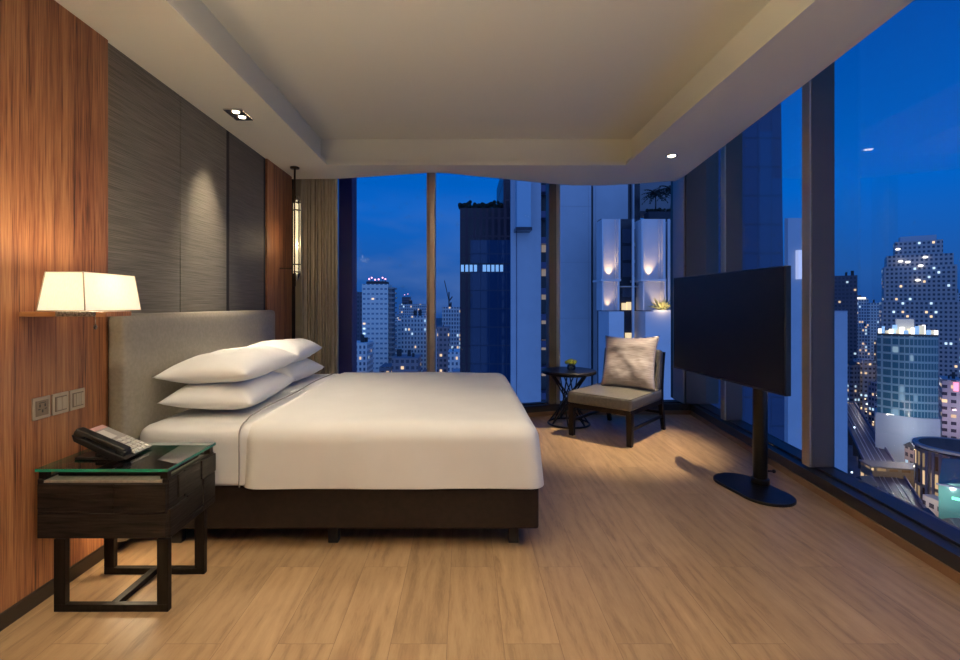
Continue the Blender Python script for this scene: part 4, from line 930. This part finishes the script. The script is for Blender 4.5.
# elevated railway
p0 = Vector((262,330,-66)); p1 = Vector((140,150,-66)); d_ = (p1-p0); L_ = d_.length; an = math.atan2(d_.y, d_.x)
rw = tag(empty('elevated_railway', (p0.x,p0.y,GZ), an), 'dark elevated railway running diagonally below the large side pane', 'railway')
boxo('deck', (0,-5,18.5), (L_,5,20), mat('deck_dark', (.030,.036,.070), .5), rw)
q = MB(); q.box((0,-5.3,20),(L_,-4.9,21.2)); q.build('parapet', C_seam, rw); q = MB(); q.box((0,4.9,20),(L_,5.3,21.2)); q.build('parapet', C_seam, rw)
for y in (-2.6,-1.2,1.2,2.6): boxo('rail', (0,y-.12,20), (L_,y+.12,20.25), mat('rail_steel', (.40,.42,.46), .3, .6), rw)
for k in range(8): boxo('pier', (10+k*26,-1.2,0), (12+k*26,1.2,18.5), C_roof, rw)
# round mall
Ym = 165; a = px(960, 446, Ym); RB = 11.5; t = tag(empty('round_building', (a[0],Ym,GZ)), 'round commercial building with warm lit bays at the right edge', 'building')
h = a[2]-GZ; q = MB(); q.lathe([(RB,0),(RB,h-1.5)], n=40); q.build('drum', F['round'], t)
q = MB(); q.lathe([(RB+.4,h-1.1),(RB+.6,h-.9),(RB+.6,h-.1),(RB-.3,h+.2),(RB-.6,h-.5)], n=40); q.build('rim', mat('pale_rim', (.34,.32,.33), .7), t, smooth=False)
q = MB(); q.lathe([(RB-1.1,h-.2),(RB-1.1,h-.1)], n=40); q.build('roof', mat('brown_roof', (.14,.07,.05), .8), t)
for k in range(18):
    g = math.pi*(1+k/17); q = MB(); q.box((RB*math.cos(g)-.3,RB*math.sin(g)-.5,0),(RB*math.cos(g)+.3,RB*math.sin(g)+.3,h-1.5)); q.build('column', C_seam, t)
a = px(893, 466, 190); t = tag(empty('shopping_arcade', (a[0],190,GZ), R(-14)), 'low arcade with rows of warm lit openings beside the railway', 'building'); h = a[2]-GZ
boxo('hall', (-9,-4,0), (12,4,h), F['arcade'], t); boxo('roof_slab', (-9.5,-4.5,h), (12.5,4.5,h+.5), mat('dull_roof', (.13,.13,.14), .7), t)
# glazed canopy and signs at the right edge
a = px(972, 470, 150); t = tag(empty('glass_canopy', (a[0],150,GZ), R(-50)), 'slanted glass roof with green glow at the lower right', 'building'); h = a[2]-GZ
q = MB(); q.hexa([(-7,-5,0),(8,-5,0),(8,5,0),(-7,5,0)], [(-7,-5,h-5),(8,-5,h-1),(8,5,h+3),(-7,5,h+1)]); q.build('hall', mat('teal_glass', (.08,.20,.19), .15), t)
boxo('sign_panel', (-4,-5.5,h-9), (4,-5.1,h-8.2), C_green, t); boxo('frame_bar', (-7.5,-5.4,h-5.4), (8.5,-5.0,h-4.9), C_seam, t)
# street lamps and bright spots: many, small
rnd = random.Random(12); q = MB(); q2 = MB()
for i in range(260):
    Y = rnd.uniform(150, 620); xx = rnd.uniform(838, 990); X = (xx-464)/480*Y; z = GZ+rnd.uniform(7,22)
    (q if rnd.random() < .65 else q2).ball((X,Y,z), rnd.uniform(.20,.5)*(Y/230), 5, 4)
for i in range(120):
    Y = rnd.uniform(220, 700); xx = rnd.uniform(345, 462); X = (xx-464)/480*Y; z = GZ+rnd.uniform(8,40)
    (q if rnd.random() < .5 else q2).ball((X,Y,z), rnd.uniform(.2,.45)*(Y/230), 5, 4)
tag(q.build('street_lights', mat('sodium_light', (1,.7,.4), .5, emis=(1,.66,.34), es=3.5)), 'scattered warm street lights across the city', 'street lights', kind='stuff')
tag(q2.build('sign_lights', mat('white_light', (1,1,1), .5, emis=(.75,.9,1), es=3.0)), 'scattered white and blue lights across the city', 'city lights', kind='stuff')

# street lighting down in the city
for i, (x, y, Y, p_, c_) in enumerate(((905,432,205,9000,(.8,.9,1)),(885,448,205,2500,(1,.75,.45)),(905,468,178,5000,(1,.72,.42)),(930,458,185,4000,(1,.8,.55)),(868,430,262,2500,(1,.8,.6)),(900,492,158,3500,(1,.7,.4)),(935,500,150,3500,(.8,.95,.9)),(955,425,215,6000,(.9,.6,.7)),(855,395,330,3500,(.95,.8,.7)),(905,322,206,2000,(1,.92,.75)))):
    a = px(x, y, Y); light('street_light_source', 'POINT', (a[0], a[1]-4, a[2]+2), p_, color=c_, shadow_soft_size=.5)
